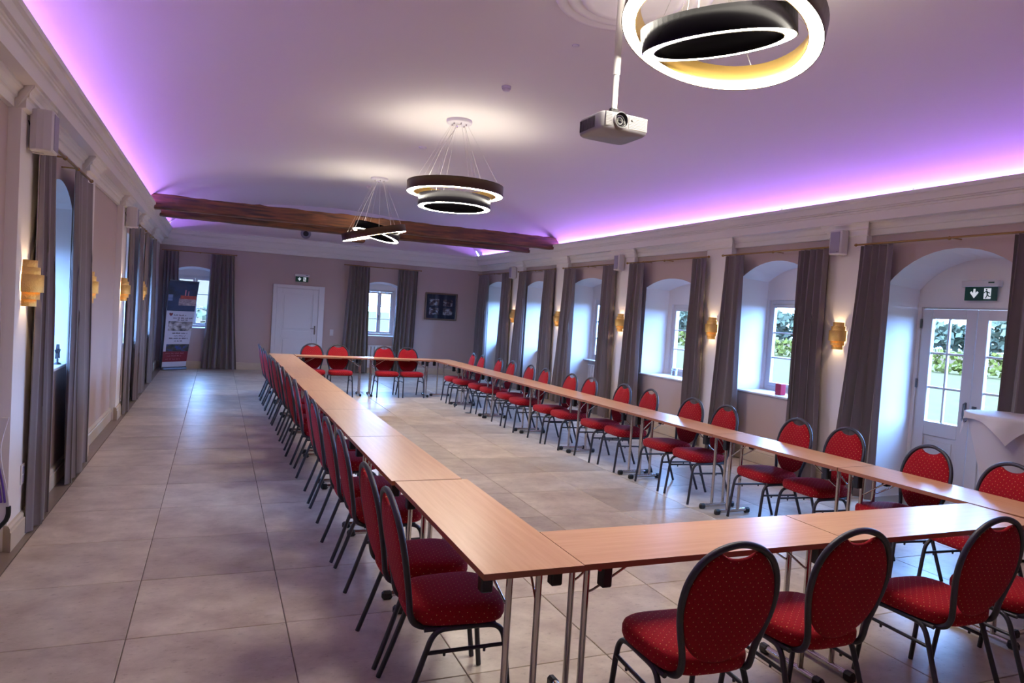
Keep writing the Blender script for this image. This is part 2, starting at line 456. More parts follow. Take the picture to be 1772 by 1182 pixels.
# ------------------------------------------------------------------ walls with arched niches
def arc_pts(c, h, spring, apex, n=14):
    rise = apex - spring; R = (h*h + rise*rise)/(2*rise); zc = apex - R
    a = math.asin(min(1, h/R)); out = []
    for i in range(n+1):
        t = -a + 2*a*i/n
        out.append((c + R*math.sin(t), zc + R*math.cos(t)))
    return out
def niche_wall(b, F, u0, u1, H, niches):
    """F(u, z, d) -> world; d measured outwards from the room. mi 0 = wall paint, 1 = white reveal"""
    cur = u0
    for nc in sorted(niches, key=lambda q: q['c']):
        c, h, sp, ap, sill = nc['c'], nc['h'], nc['spring'], nc['apex'], nc['sill']
        hb, D = nc.get('hb', h-.04), nc['depth']; cb = nc.get('cb', c)
        b.quad(F(cur,0,0), F(c-h,0,0), F(c-h,H,0), F(cur,H,0), 0)
        if sill > 0: b.quad(F(c-h,0,0), F(c+h,0,0), F(c+h,sill,0), F(c-h,sill,0), 0)
        A = arc_pts(c, h, sp, ap); B = arc_pts(cb, hb, sp-.03, ap-.05)
        for (ua, za), (ub, zb) in zip(A[:-1], A[1:]):
            b.quad(F(ua,za,0), F(ub,zb,0), F(ub,H,0), F(ua,H,0), 0)
        oa = [(c-h, sill)] + A + [(c+h, sill)]; ob = [(cb-hb, sill)] + B + [(cb+hb, sill)]
        for k in range(len(oa)-1):
            b.add([F(oa[k][0],oa[k][1],0), F(oa[k+1][0],oa[k+1][1],0), F(ob[k+1][0],ob[k+1][1],D), F(ob[k][0],ob[k][1],D)], [(0,1,2,3)], 1, 0 < k < len(oa)-2)
        if sill > 0: b.quad(F(c-h,sill,0), F(c+h,sill,0), F(cb+hb,sill,D), F(cb-hb,sill,D), 1)
        w = nc.get('win')
        if w is None:
            b.poly([F(u, z, D) for u, z in ob], 1)
        else:
            wc, ww, z0, z1 = w
            z1 = min(z1, sp-.04)
            b.quad(F(cb-hb,sill,D), F(wc-ww,sill,D), F(wc-ww,z1,D), F(cb-hb,z1,D), 1)
            b.quad(F(wc+ww,sill,D), F(cb+hb,sill,D), F(cb+hb,z1,D), F(wc+ww,z1,D), 1)
            if z0 > sill: b.quad(F(wc-ww,sill,D), F(wc+ww,sill,D), F(wc+ww,z0,D), F(wc-ww,z0,D), 1)
            b.poly([F(cb-hb,z1,D)] + [F(u,z,D) for u, z in B] + [F(cb+hb,z1,D)], 1)
            E = D + .16
            b.quad(F(wc-ww,z0,D), F(wc-ww,z1,D), F(wc-ww,z1,E), F(wc-ww,z0,E), 1)
            b.quad(F(wc+ww,z0,D), F(wc+ww,z1,D), F(wc+ww,z1,E), F(wc+ww,z0,E), 1)
            b.quad(F(wc-ww,z1,D), F(wc+ww,z1,D), F(wc+ww,z1,E), F(wc-ww,z1,E), 1)
            b.quad(F(wc-ww,z0,D), F(wc+ww,z0,D), F(wc+ww,z0,E), F(wc-ww,z0,E), 1)
        cur = c+h
    b.quad(F(cur,0,0), F(u1,0,0), F(u1,H,0), F(cur,H,0), 0)

DW = .44
R_N = [dict(c=4.78, h=.74, spring=2.33, apex=2.67, sill=0, depth=.54, hb=.71, cb=4.84, win=(4.88, .63, 0, 2.11)),
       dict(c=7.2, h=.64, spring=2.45, apex=2.655, sill=.90, depth=DW, win=(7.2, .57, .93, 2.17)),
       dict(c=9.5, h=.68, spring=2.34, apex=2.475, sill=.88, depth=DW, win=(9.48, .56, .91, 2.08)),
       dict(c=12.15, h=.69, spring=2.43, apex=2.545, sill=0, depth=DW, win=(12.15, .56, .93, 2.15)),
       dict(c=14.53, h=.62, spring=2.42, apex=2.53, sill=0, depth=DW, win=(14.53, .54, .93, 2.15)),
       dict(c=17.06, h=.66, spring=2.46, apex=2.56, sill=0, depth=DW, win=(17.06, .56, .93, 2.15))]
L_N = [dict(c=4.45, h=.78, spring=2.12, apex=2.6, sill=0, depth=.5),
       dict(c=7.12, h=.54, spring=2.46, apex=2.65, sill=1.03, depth=.55, win=(7.12, .46, 1.06, 2.2)),
       dict(c=12.05, h=.66, spring=2.43, apex=2.6, sill=.95, depth=.55, win=(12.05, .56, .98, 2.2)),
       dict(c=14.5, h=.66, spring=2.43, apex=2.6, sill=.95, depth=.55, win=(14.5, .56, .98, 2.2))]
B_N = [dict(c=-.50, h=.52, spring=2.28, apex=2.40, sill=.95, depth=.26, win=(-.50, .44, .97, 2.2)),
       dict(c=3.93, h=.46, spring=2.27, apex=2.37, sill=.95, depth=.24, win=(3.93, .40, .97, 2.17))]
b = MB(); niche_wall(b, lambda u, z, d: (XR+d, u, z), Y0, Y1, HW, R_N)
wall_r = tag(b.build('wall_right', [M['wall'], M['white']]), 'taupe wall with white arched niches, garden door side', 'wall', kind='structure')
b = MB(); niche_wall(b, lambda u, z, d: (XL-d, u, z), Y0, Y1, HW, L_N)
wall_l = tag(b.build('wall_left', [M['wall'], M['white']]), 'taupe wall with arched niches, side of the roll-up banner', 'wall', kind='structure')
b = MB()
FB = lambda u, z, d: (u, Y1+d, z)
niche_wall(b, FB, XL, XR, 2.95, B_N)
nseg = 48
xs = [PL + (PR-PL)*i/nseg for i in range(nseg+1)]
for a_, b_ in zip(xs[:-1], xs[1:]):
    b.quad(FB(a_,2.95,0), FB(b_,2.95,0), FB(b_,vault(b_)+.01,0), FB(a_,vault(a_)+.01,0), 1)
wall_b = tag(b.build('wall_back', [M['wall'], M['white']]), 'taupe end wall with white door, two windows and white lunette', 'wall', kind='structure')
b = MB(); b.quad((XL,Y0,0), (XR,Y0,0), (XR,Y0,4.2), (XL,Y0,4.2))
tag(b.build('wall_front', M['wall']), 'plain taupe wall behind the viewer', 'wall', kind='structure')

# ceiling vault
b = MB(); rows = []
for j in range(24):
    y = Y0 + (Y1-Y0)*j/23
    rows.append([(XC + VA*math.sin(-PI/2 + PI*i/64), y, VZ + VB*math.cos(-PI/2 + PI*i/64)) for i in range(65)])
b.grid(rows)
ceiling = tag(b.build('ceiling', M['ceil']), 'white barrel vaulted ceiling washed by purple cove light', 'ceiling', kind='structure')

# pilasters
PIL_R = [(3.55, .25), (6.02, .25), (8.26, .27), (10.78, .29), (13.26, .27), (15.62, .33)]
PIL_L = [(5.70, .26), (8.15, .26), (11.0, .26), (13.27, .26), (15.75, .26)]
for c, h in PIL_R:
    b = MB(); b.box((PR, c-h, 0), (XR+.01, c+h, 3.05)); b.build('pilaster', M['white'], wall_r)
for c, h in PIL_L:
    b = MB(); b.box((XL-.01, c-h, 0), (PL, c+h, 3.05)); b.build('pilaster', M['white'], wall_l)

# ------------------------------------------------------------------ cornices, baseboards
UP = [(-.02, 3.00), (.105, 3.00), (.105, 3.095), (.118, 3.10), (.118, 3.118), (.108, 3.122), (.122, 3.128), (.126, 3.14), (.122, 3.15), (.13, 3.17), (.146, 3.195), (.172, 3.21), (.18, 3.213), (.18, 3.25), (.165, 3.25), (.15, 3.14), (-.02, 3.14)]
LO = [(-.03, 3.01), (.085, 3.01), (.085, 2.985), (.07, 2.975), (.052, 2.955), (.05, 2.93), (.034, 2.925), (.03, 2.912), (.03, 2.865), (0, 2.86), (-.03, 2.86)]
b = MB()
b.sweep(UP, lambda p: (PR-p[0], Y0, p[1]), lambda p: (PR-p[0], Y1-p[0], p[1]))
segs = []; cur = Y0
for c, h in PIL_R:
    segs.append((cur, c-h, XR)); segs.append((c-h-.0, c+h, PR)); cur = c+h
segs.append((cur, Y1, XR))
for a_, e_, x_ in segs:
    ex = .03 if x_ == PR else 0
    if x_ == PR:
        b.sweep(LO, lambda p: (x_-p[0], a_-max(p[0],0), p[1]), lambda p: (x_-p[0], e_+max(p[0],0), p[1]))
    else:
        b.sweep(LO, lambda p: (x_-p[0], a_, p[1]), lambda p: (x_-p[0], e_, p[1]))
tag(b.build('trim_1', M['stucco']), 'white stepped stucco cornice hiding purple light, garden door side', 'cornice', kind='structure')
b = MB()
b.sweep(UP, lambda p: (PL+p[0], Y0, p[1]), lambda p: (PL+p[0], Y1-p[0], p[1]))
segs = []; cur = Y0
for c, h in PIL_L:
    segs.append((cur, c-h, XL)); segs.append((c-h, c+h, PL)); cur = c+h
segs.append((cur, Y1, XL))
for a_, e_, x_ in segs:
    if x_ == PL:
        b.sweep(LO, lambda p: (x_+p[0], a_-max(p[0],0), p[1]), lambda p: (x_+p[0], e_+max(p[0],0), p[1]))
    else:
        b.sweep(LO, lambda p: (x_+p[0], a_, p[1]), lambda p: (x_+p[0], e_, p[1]))
tag(b.build('trim_2', M['stucco']), 'white stepped stucco cornice hiding purple light, banner side', 'cornice', kind='structure')
b = MB()
b.sweep(UP, lambda p: (PL+p[0], Y1-p[0], p[1]), lambda p: (PR-p[0], Y1-p[0], p[1]))
b.sweep(LO, lambda p: (XL, Y1-p[0], p[1]), lambda p: (XR, Y1-p[0], p[1]))
tag(b.build('trim_3', M['stucco']), 'white stepped stucco cornice along the end wall', 'cornice', kind='structure')

BBP = [(-.02, 0), (.03, 0), (.03, .125), (.022, .13), (.022, .15), (.012, .165), (0, .17), (-.02, .17)]
def baseboard(name, F, spans, label):
    b = MB()
    for a_, e_, d0, proud in spans:
        k = 1 if proud else 0
        b.sweep(BBP, lambda p: F(p[0]+d0, a_-k*max(p[0],0), p[1]), lambda p: F(p[0]+d0, e_+k*max(p[0],0), p[1]))
    return tag(b.build(name, M['stonebase']), label, 'baseboard', kind='structure')
def spans_for(pils, niches, wall_to_pil):
    out = []; cuts = sorted([(n['c']-n['h'], n['c']+n['h']) for n in niches if n['sill'] == 0] + [(c-h, c+h) for c, h in pils])
    cur = Y0
    for a_, e_ in cuts:
        if a_ > cur: out.append((cur, a_, 0, False))
        cur = max(cur, e_)
    out.append((cur, Y1, 0, False))
    for c, h in pils: out.append((c-h, c+h, wall_to_pil, True))
    return out
baseboard('baseboard_right', lambda d, u, z: (XR-d, u, z), spans_for(PIL_R, R_N, XR-PR), 'stepped stone baseboard below the garden door wall')
baseboard('baseboard_left', lambda d, u, z: (XL+d, u, z), spans_for(PIL_L, L_N, PL-XL), 'stepped stone baseboard on the banner side wall')
baseboard('baseboard_back', lambda d, u, z: (u, Y1-d, z), [(XL, 1.22, 0, False), (2.50, XR, 0, False)], 'stepped stone baseboard along the end wall')

# cove LED strips (the lamps of the cornice)
for nm, x, lab in (('led_strip', PL+.04, 'purple LED strip lying in the cornice trough, banner side'), ('led_strip', PR-.04, 'purple LED strip lying in the cornice trough, garden door side')):
    b = MB(); b.box((x-.014, -1.0, 3.1405), (x+.014, 18.0, 3.222)); b.box((x-.010, -1.0, 3.222), (x+.010, 18.0, 3.226), 1)
    tag(b.build(nm, [M['alu'], M['cove']]), lab, 'light strip')
gl = [(6.395, 14.05), (6.395, 14.95), (6.40, 17.5), (6.398, 11.6), (6.398, 8.9), (6.398, 6.9), (6.398, 5.1)]
for i, (x, y) in enumerate(gl):  # glowing beads stand in for glints of the LED strips
    b = MB(); b.lathe([(.0, .016), (.008, .014), (.011, .006), (.011, 0)], 10)
    who = ['between the two beams', 'behind the rear beam', 'nearest the end wall', 'third from the end wall', 'above the fourth niche from the end wall', 'above the red candle niche', 'above the garden door'][i]
    tag(b.build('led_spot', M['coveglint'] if i < 3 else M['signwhite'], loc=(x, y, 3.25)), 'tiny bright LED spot on the cornice edge, ' + who, 'light')

# ------------------------------------------------------------------ windows and doors
def window_unit(name, F, wc, ww, z0, z1, label, sashes=2, rows=3, depth=.0, handle=True):
    """F(u, z, d): d grows outwards."""
    root = empty(name, F(wc, z0, depth), label=label, cat='window', kind='structure')
    inv = Vector(F(wc, z0, depth))
    G = lambda u, z, d: tuple(Vector(F(u, z, d+depth)) - inv)
    def bx(b, u0, u1, za, zb, d0, d1, mi=0):
        p = G(u0, za, d0); q = G(u1, zb, d1)
        b.box(tuple(min(p[i], q[i]) for i in range(3)), tuple(max(p[i], q[i]) for i in range(3)), mi, bev=.004)
    b = MB(); t = .055
    bx(b, wc-ww, wc-ww+t, z0, z1, .0, .08); bx(b, wc+ww-t, wc+ww, z0, z1, .0, .08)
    bx(b, wc-ww+t, wc+ww-t, z0, z0+t, .0, .08); bx(b, wc-ww+t, wc+ww-t, z1-t, z1, .0, .08)
    b.build('frame', M['paint'], root)
    iw = (2*ww-2*t)/sashes
    for s in range(sashes):
        a = wc-ww+t+iw*s; e = a+iw; st = .05
        b = MB(); g = .002
        bx(b, a+g, a+st, z0+t+g, z1-t-g, -.012, .04); bx(b, e-st, e-g, z0+t+g, z1-t-g, -.012, .04)
        bx(b, a+st, e-st, z0+t+g, z0+t+st, -.012, .04); bx(b, a+st, e-st, z1-t-st, z1-t-g, -.012, .04)
        sash = b.build('sash', M['paint'], root)
        zz0, zz1 = z0+t+st, z1-t-st; ph = (zz1-zz0)/rows
        for r in range(1, rows):
            b = MB(); bx(b, a+st, e-st, zz0+ph*r-.011, zz0+ph*r+.011, -.002, .03); b.build('muntin', M['paint'], sash)
        for r in range(rows):
            b = MB(); bx(b, a+st-.004, e-st+.004, zz0+ph*r+.008, zz0+ph*(r+1)-.008, .012, .016); b.build('pane', M['glass'], sash)
    if handle:
        b = MB(); zm = z0+(z1-z0)*.42
        bx(b, wc-.012, wc+.012, zm-.03, zm+.03, -.024, -.012); bx(b, wc-.008, wc+.008, zm-.1, zm+.01, -.05, -.03); bx(b, wc-.008, wc+.008, zm-.012, zm+.012, -.05, -.02)
        b.build('handle', M['metalgrey'], root)
    return root
FR = lambda u, z, d: (XR+d, u, z)
FL = lambda u, z, d: (XL-d, u, z)
def sill_board(F, c, h, z, d0, d1, label, wall, hb=None):
    b = MB(); hb = hb or h
    p = F(c-h, z, d0); q = F(c+h, z+.025, d1)
    b.box(tuple(min(p[i], q[i]) for i in range(3)), tuple(max(p[i], q[i]) for i in range(3)), bev=.006)
    o = b.build('sill', M['paint'], wall); o['label'] = label; return o
sill_board(FR, 7.2, .655, .895, -.035, DW, 'white sill of the niche with the red candle', wall_r)
sill_board(FR, 9.5, .695, .875, -.035, DW, 'white sill of the niche with the glass candle holder', wall_r)
for c, h in ((12.15, .645), (14.53, .575), (17.06, .615)):
    sill_board(FR, c, h, .905, .30, DW, 'white sill set back above a radiator', wall_r)
sill_board(FL, 7.12, .55, 1.025, -.035, .55, 'white sill with the dark ornament', wall_l)
sill_board(FL, 12.05, .67, .945, -.035, .55, 'white sill', wall_l)
sill_board(FL, 14.5, .67, .945, -.035, .55, 'white sill', wall_l)
sill_board(FB, -.50, .53, .945, -.02, .26, 'white sill behind the banner', wall_b)
sill_board(FB, 3.93, .47, .945, -.02, .24, 'white sill', wall_b)
wl = ['white window in the niche with a red candle', 'white window in the niche with a glass candle holder', 'white window in the niche with radiator, third from the garden door', 'white window in the next to last niche before the end wall', 'white window in the niche nearest the end wall']
for i, n in enumerate(R_N[1:]):
    w = n['win']; window_unit('window_%d' % (i+1), FR, w[0], w[1], w[2], w[3], wl[i], depth=DW+.03)
ll = ['white window behind the first curtains on the banner side', 'white window in the middle niche on the banner side', 'white window in the farthest niche on the banner side']
for i, n in enumerate(L_N[1:]):
    w = n['win']; window_unit('window_%d' % (i+6), FL, w[0], w[1], w[2], w[3], ll[i], depth=.58)
bl = ['white end wall window half hidden by the roll-up banner', 'white six pane end wall window beside the framed picture']
for i, n in enumerate(B_N):
    w = n['win']; window_unit('window_%d' % (i+9), FB, w[0], w[1], w[2], w[3], bl[i], depth=n['depth']+.02)

# garden door: two glazed leaves
def garden_door():
    xd = XR + .56; c, ww, H = 4.88, .655, 2.14
    root = empty('door_1', (xd, c, 0), label='white double garden door with six glass panes per leaf', cat='door', kind='structure')
    def bx(b, y0, y1, z0, z1, d0, d1, mi=0, bev=.004): b.box((d0, y0, z0), (d1, y1, z1), mi, bev=bev)
    b = MB(); bx(b, -ww, -ww+.045, 0, H, 0, .1); bx(b, ww-.045, ww, 0, H, 0, .1); bx(b, -ww+.045, ww-.045, H-.045, H, 0, .1)
    b.build('frame', M['paint'], root)
    iw = ww-.045-.003
    for s in (1, -1):
        y0, y1 = (.003, iw) if s > 0 else (-iw, -.003)
        Ht = H-.05; st = .115
        b = MB(); g0, g1 = .87, 1.985
        bx(b, y0, y0+st, .01, Ht, -.02, .03); bx(b, y1-st, y1, .01, Ht, -.02, .03)
        bx(b, y0+st, y1-st, g1, Ht, -.02, .03); bx(b, y0+st, y1-st, .72, g0, -.02, .03); bx(b, y0+st, y1-st, .01, .16, -.02, .03)
        leaf = b.build('leaf', M['paint'], root)
        b = MB(); bx(b, y0+st, y1-st, .16, .72, .0, .02); bx(b, y0+st+.05, y1-st-.05, .21, .67, -.012, .0, bev=.012); b.build('panel', M['paint'], leaf)
        a, e = y0+st, y1-st; m_ = (a+e)/2; ph = (g1-g0)/3
        b = MB(); bx(b, m_-.012, m_+.012, g0, g1, -.01, .02); b.build('muntin', M['paint'], leaf)
        for r in (1, 2):
            for q0, q1 in ((a, m_-.012), (m_+.012, e)):
                b = MB(); bx(b, q0, q1, g0+ph*r-.012, g0+ph*r+.012, -.01, .02); b.build('muntin', M['paint'], leaf)
        for r in range(3):
            for q0, q1 in ((a, m_-.012), (m_+.012, e)):
                b = MB(); bx(b, q0-.003, q1+.003, g0+ph*r+.01, g0+ph*(r+1)-.01, .004, .009, bev=0); b.build('pane', M['glass'], leaf)
    for z in (1.93, 1.27, .35):
        b = MB(); b.tube([(-.03, ww-.04, z-.05), (-.03, ww-.04, z+.05)], .012, 10); b.build('hinge', M['metalgrey'], root)
    b = MB(); bx(b, .03, .055, .93, 1.13, -.028, -.02); b.tube([(-.035, .043, .96), (-.055, .043, .965), (-.06, .043, 1.0), (-.06, .043, 1.11), (-.03, .043, 1.12)], .008, 8)
    b.lathe([(0, .03), (.022, .026), (.026, .01), (.026, 0)], 14, M=Matrix.Translation((-.02, .043, .95)) @ Matrix.Rotation(-PI/2, 4, 'Y'))
    b.build('pull_handle', M['metalgrey'], root)
    b = MB(); bx(b, -.075, -.025, .88, 1.1, -.03, -.02); b.tube([(-.03, -.05, .93), (-.07, -.05, .93), (-.07, -.1, .93), (-.07, -.17, .93)], .009, 8); b.build('handle', M['metalgrey'], root)
garden_door()

def back_door():
    x0, x1, H = 1.25, 2.48, 2.13
    root = empty('door_2', ((x0+x1)/2, Y1, 0), label='white panelled door under the small exit sign', cat='door', kind='structure')
    w = (x1-x0)/2
    def bx(b, a, e, z0, z1, d0, d1, bev=.004): b.box((a, d0, z0), (e, d1, z1), 0, bev=bev)
    b = MB(); bx(b, -w, -w+.09, 0, H, -.05, .0); bx(b, w-.14, w, 0, H, -.05, .0); bx(b, -w+.09, w-.14, H-.08, H, -.05, .0)
    b.build('frame', M['paint'], root)
    b = MB(); a, e = -w+.093, w-.143
    bx(b, a, a+.13, .01, H-.083, -.035, -.005); bx(b, e-.13, e, .01, H-.083, -.035, -.005)
    for z0, z1 in ((.01, .2), (.82, 1.0), (H-.21, H-.083)): bx(b, a+.13, e-.13, z0, z1, -.035, -.005)
    leaf = b.build('leaf', M['paint'], root)
    for z0, z1 in ((.2, .82), (1.0, H-.21)):
        b = MB(); bx(b, a+.13, e-.13, z0, z1, -.018, -.006); bx(b, a+.18, e-.18, z0+.05, z1-.05, -.028, -.018, .012); b.build('panel', M['paint'], leaf)
    b = MB(); bx(b, e-.075, e-.045, .93, 1.15, -.045, -.035)
    b.tube([(e-.06, -.04, 1.08), (e-.06, -.08, 1.08), (e-.1, -.085, 1.08), (e-.17, -.085, 1.075)], .009, 8); b.build('handle', M['metalgrey'], root)
back_door()

# ------------------------------------------------------------------ beams
def beam(name, y0, y1, z0, z1, label):
    rnd = random.Random(int(y0*10)); b = MB(); rows = []
    n = 60
    for i in range(n+1):
        x = PL + .015 + (PR-PL-.03)*i/n
        def j(s): return rnd.uniform(-s, s)
        rows.append([(x, y0+j(.004), z0+.02+j(.006)), (x, y0+.02+j(.004), z0+j(.005)), (x, y1-.02, z0+j(.005)), (x, y1, z0+.02),
                     (x, y1+j(.004), z1-.02), (x, y1-.02, z1+j(.006)), (x, y0+.02, z1+j(.01)), (x, y0+j(.006), z1-.015+j(.01))])
    b.grid(rows, smooth=False, closed=True)
    b.poly(rows[0]); b.poly(rows[-1][::-1])
    return tag(b.build(name, M['beam']), label, 'beam')
beam('timber_beam', 13.40, 13.62, 3.155, 3.40, 'old dark oak beam across the vault, the nearer of two')
beam('timber_beam', 14.62, 14.84, 3.155, 3.40, 'old dark oak beam across the vault, the one nearer the end wall')
b = MB(); b.box((2.36, 14.62, 3.02), (2.74, 14.84, 3.155), bev=.02)
tag(b.build('timber_block', M['beam']), 'short dark oak block under the rear beam', 'block')

# ------------------------------------------------------------------ curtains
curt_n = [0]
def curtain(F, u0, u1, b0, b1, ztop, label, zbot=.012, amp=.052, folds=None, group=None, lining=None):
    """F(u, z, d): d grows into the room. Hangs as one pleated cloth from (u0,u1) at the top to (b0,b1) at the floor."""
    curt_n[0] += 1
    rnd = random.Random(curt_n[0]*13)
    w = abs(u1-u0); nf = folds or max(4, int(w/.085)); n = nf*8
    ph = [rnd.uniform(-.5, .5) for _ in range(nf+1)]; am = [rnd.uniform(.6, 1.25) for _ in range(nf+1)]
    cum = [0]
    for _ in range(nf): cum.append(cum[-1] + rnd.uniform(.55, 1.6))
    b = MB(); nz = 18; front = []; back = []
    for k in range(nz+1):
        t = k/nz; z = ztop + (zbot-ztop)*t
        rf = []; rb = []
        spread = .25 + .75*min(1, t*2.5)
        for i in range(n+1):
            q = i/8; qi = min(nf, int(q)); s = (cum[min(nf-1, qi)] + (q-min(nf-1, qi))*(cum[min(nf-1, qi)+1]-cum[min(nf-1, qi)]))/cum[-1]
            ex = t**1.4
            u = (u0 + (u1-u0)*s)*(1-ex) + (b0 + (b1-b0)*s)*ex
            p = ph[qi]*.5*t
            A = amp*am[qi]*(.5+.65*spread)
            d = A*math.sin(2*PI*(q+p*.3)) + .010*math.sin(5*t+q*1.7)*t
            uu = u + .12*(w/nf)*math.sin(4*PI*q + ph[qi])*spread + .012*math.sin(3*t+ph[qi]*4)*t
            rf.append(F(uu, z, d)); rb.append(F(uu, z, d-.006))
        front.append(rf); back.append(rb)
    b.grid(front); b.grid([r[::-1] for r in back])
    for e in (0, -1):
        side = [[r[e] for r in front], [r[e] for r in back]]
        b.grid(side, smooth=False)
    b.grid([front[0], back[0]], smooth=False); b.grid([front[-1], back[-1]], smooth=False)
    return tag(b.build('curtain', M['curtain']), label, 'curtain', group)
def rod(P0, P1, out, label, brackets=(.5,)):
    root = empty('curtain_rod', P0, label=label, cat='curtain rod', group='brass curtain rods')
    P0 = Vector(P0); P1 = Vector(P1) - P0; out = Vector(out)
    b = MB(); b.tube([(0, 0, 0), P1], .011, 10); b.build('rod', M['brassdark'], root)
    for s in (-.012, 1.012):
        b = MB(); q = P1*s; b.lathe([(0, -.018), (.015, -.012), (.019, 0), (.015, .012), (0, .018)], 12, M=Matrix.Translation(q)); b.build('finial', M['brassdark'], root)
    for t in brackets:
        q = P1*t; b = MB(); b.tube([q, q+out], .007, 8); b.lathe([(0, -.02), (.016, -.012), (.018, 0), (.016, .012), (0, .02)], 12, M=Matrix.Translation(q+Vector((0, 0, -.004))))
        b.build('bracket', M['brassdark'], root)
XCR = 6.49
CR = lambda u, z, d: (XCR-d, u, z)
names_r = ['garden door', 'red candle niche', 'glass candle niche', 'third niche from the end wall', 'second niche from the end wall', 'niche nearest the end wall']
right_c = [(5.36, 5.76, 5.36, 5.98, 'garden door', 'far side'), (3.72, 4.13, 3.66, 4.2, 'garden door', 'near side'),
           (7.63, 8.0, 7.55, 8.16, names_r[1], 'far side'), (6.2, 6.66, 6.12, 6.66, names_r[1], 'near side'),
           (10.05, 10.5, 9.98, 10.66, names_r[2], 'far side'), (8.43, 8.75, 8.36, 8.82, names_r[2], 'near side'),
           (12.48, 12.97, 12.5, 13.25, names_r[3], 'far side'), (10.97, 11.4, 10.9, 11.5, names_r[3], 'near side'),
           (14.9, 15.3, 14.95, 15.6, names_r[4], 'far side'), (13.46, 13.92, 13.4, 14.05, names_r[4], 'near side'),
           (17.32, 18.02, 17.3, 18.1, names_r[5], 'far side'), (15.82, 16.38, 15.8, 16.5, names_r[5], 'near side')]
for a, e, c0, c1, nm, sd in right_c:
    curtain(CR, a, e, c0, c1, 2.735, 'taupe grey velvet curtain on the %s of the %s' % (sd, nm), group='velvet curtains')
for (a, e, nm) in ((3.68, 5.8, names_r[0]), (6.15, 8.04, names_r[1]), (8.4, 10.54, names_r[2]), (10.93, 13.0, names_r[3]), (13.42, 15.34, names_r[4]), (15.78, 18.05, names_r[5])):
    rod((XCR, a, 2.75), (XCR, e, 2.75), (XR-XCR, 0, 0), 'brass curtain rod above the ' + nm, (.5,) if nm != names_r[2] else (.5, .78))
XCL = -1.15
CL = lambda u, z, d: (XCL+d, u, z)
for a, e, c0, c1, lab in ((5.765, 6.22, 5.775, 6.38, 'taupe grey curtain beside the nearest gold sconce on the banner side'),
                          (7.05, 7.93, 7.15, 8.2, 'taupe grey curtain beside the sill with the dark ornament'),
                          (11.2, 11.6, 11.15, 11.7, 'taupe grey curtain beside the second white speaker on the banner side'),
                          (12.6, 13.0, 12.55, 13.1, 'taupe grey curtain, far end of the middle banner side window'),
                          (13.5, 13.95, 13.45, 14.0, 'taupe grey curtain, near end of the farthest banner side window'),
                          (15.0, 15.45, 14.95, 15.6, 'taupe grey curtain, far end of the farthest banner side window')):
    curtain(CL, a, e, c0, c1, 2.735, lab, group='velvet curtains', folds=4, amp=.03)
for a, e, lab in ((5.88, 7.8, 'brass curtain rod above the first banner side window'), (11.1, 13.08, 'brass curtain rod above the middle banner side window'), (13.45, 15.5, 'brass curtain rod above the farthest banner side window')):
    rod((XCL, a, 2.76), (XCL, e, 2.76), (XL-XCL, 0, 0), lab, (.36, .64))
YCB = Y1-.15
CB = lambda u, z, d: (u, YCB-d, z)
for a, e, c0, c1, lab in ((-1.17, -.86, -1.18, -.8, 'taupe grey curtain behind the roll-up banner'), (-.17, .34, -.30, .48, 'taupe grey curtain between the roll-up banner and the white door'),
                          (3.04, 3.56, 2.9, 3.62, 'taupe grey curtain between the light switch and the six pane window'), (4.3, 4.82, 4.2, 4.78, 'taupe grey curtain next to the framed picture')):
    curtain(CB, a, e, c0, c1, 2.715, lab, group='velvet curtains')
rod((-1.18, YCB, 2.73), (.36, YCB, 2.73), (0, .15, 0), 'brass curtain rod above the roll-up banner')
rod((2.95, YCB, 2.73), (4.88, YCB, 2.73), (0, .15, 0), 'brass curtain rod above the six pane end wall window')

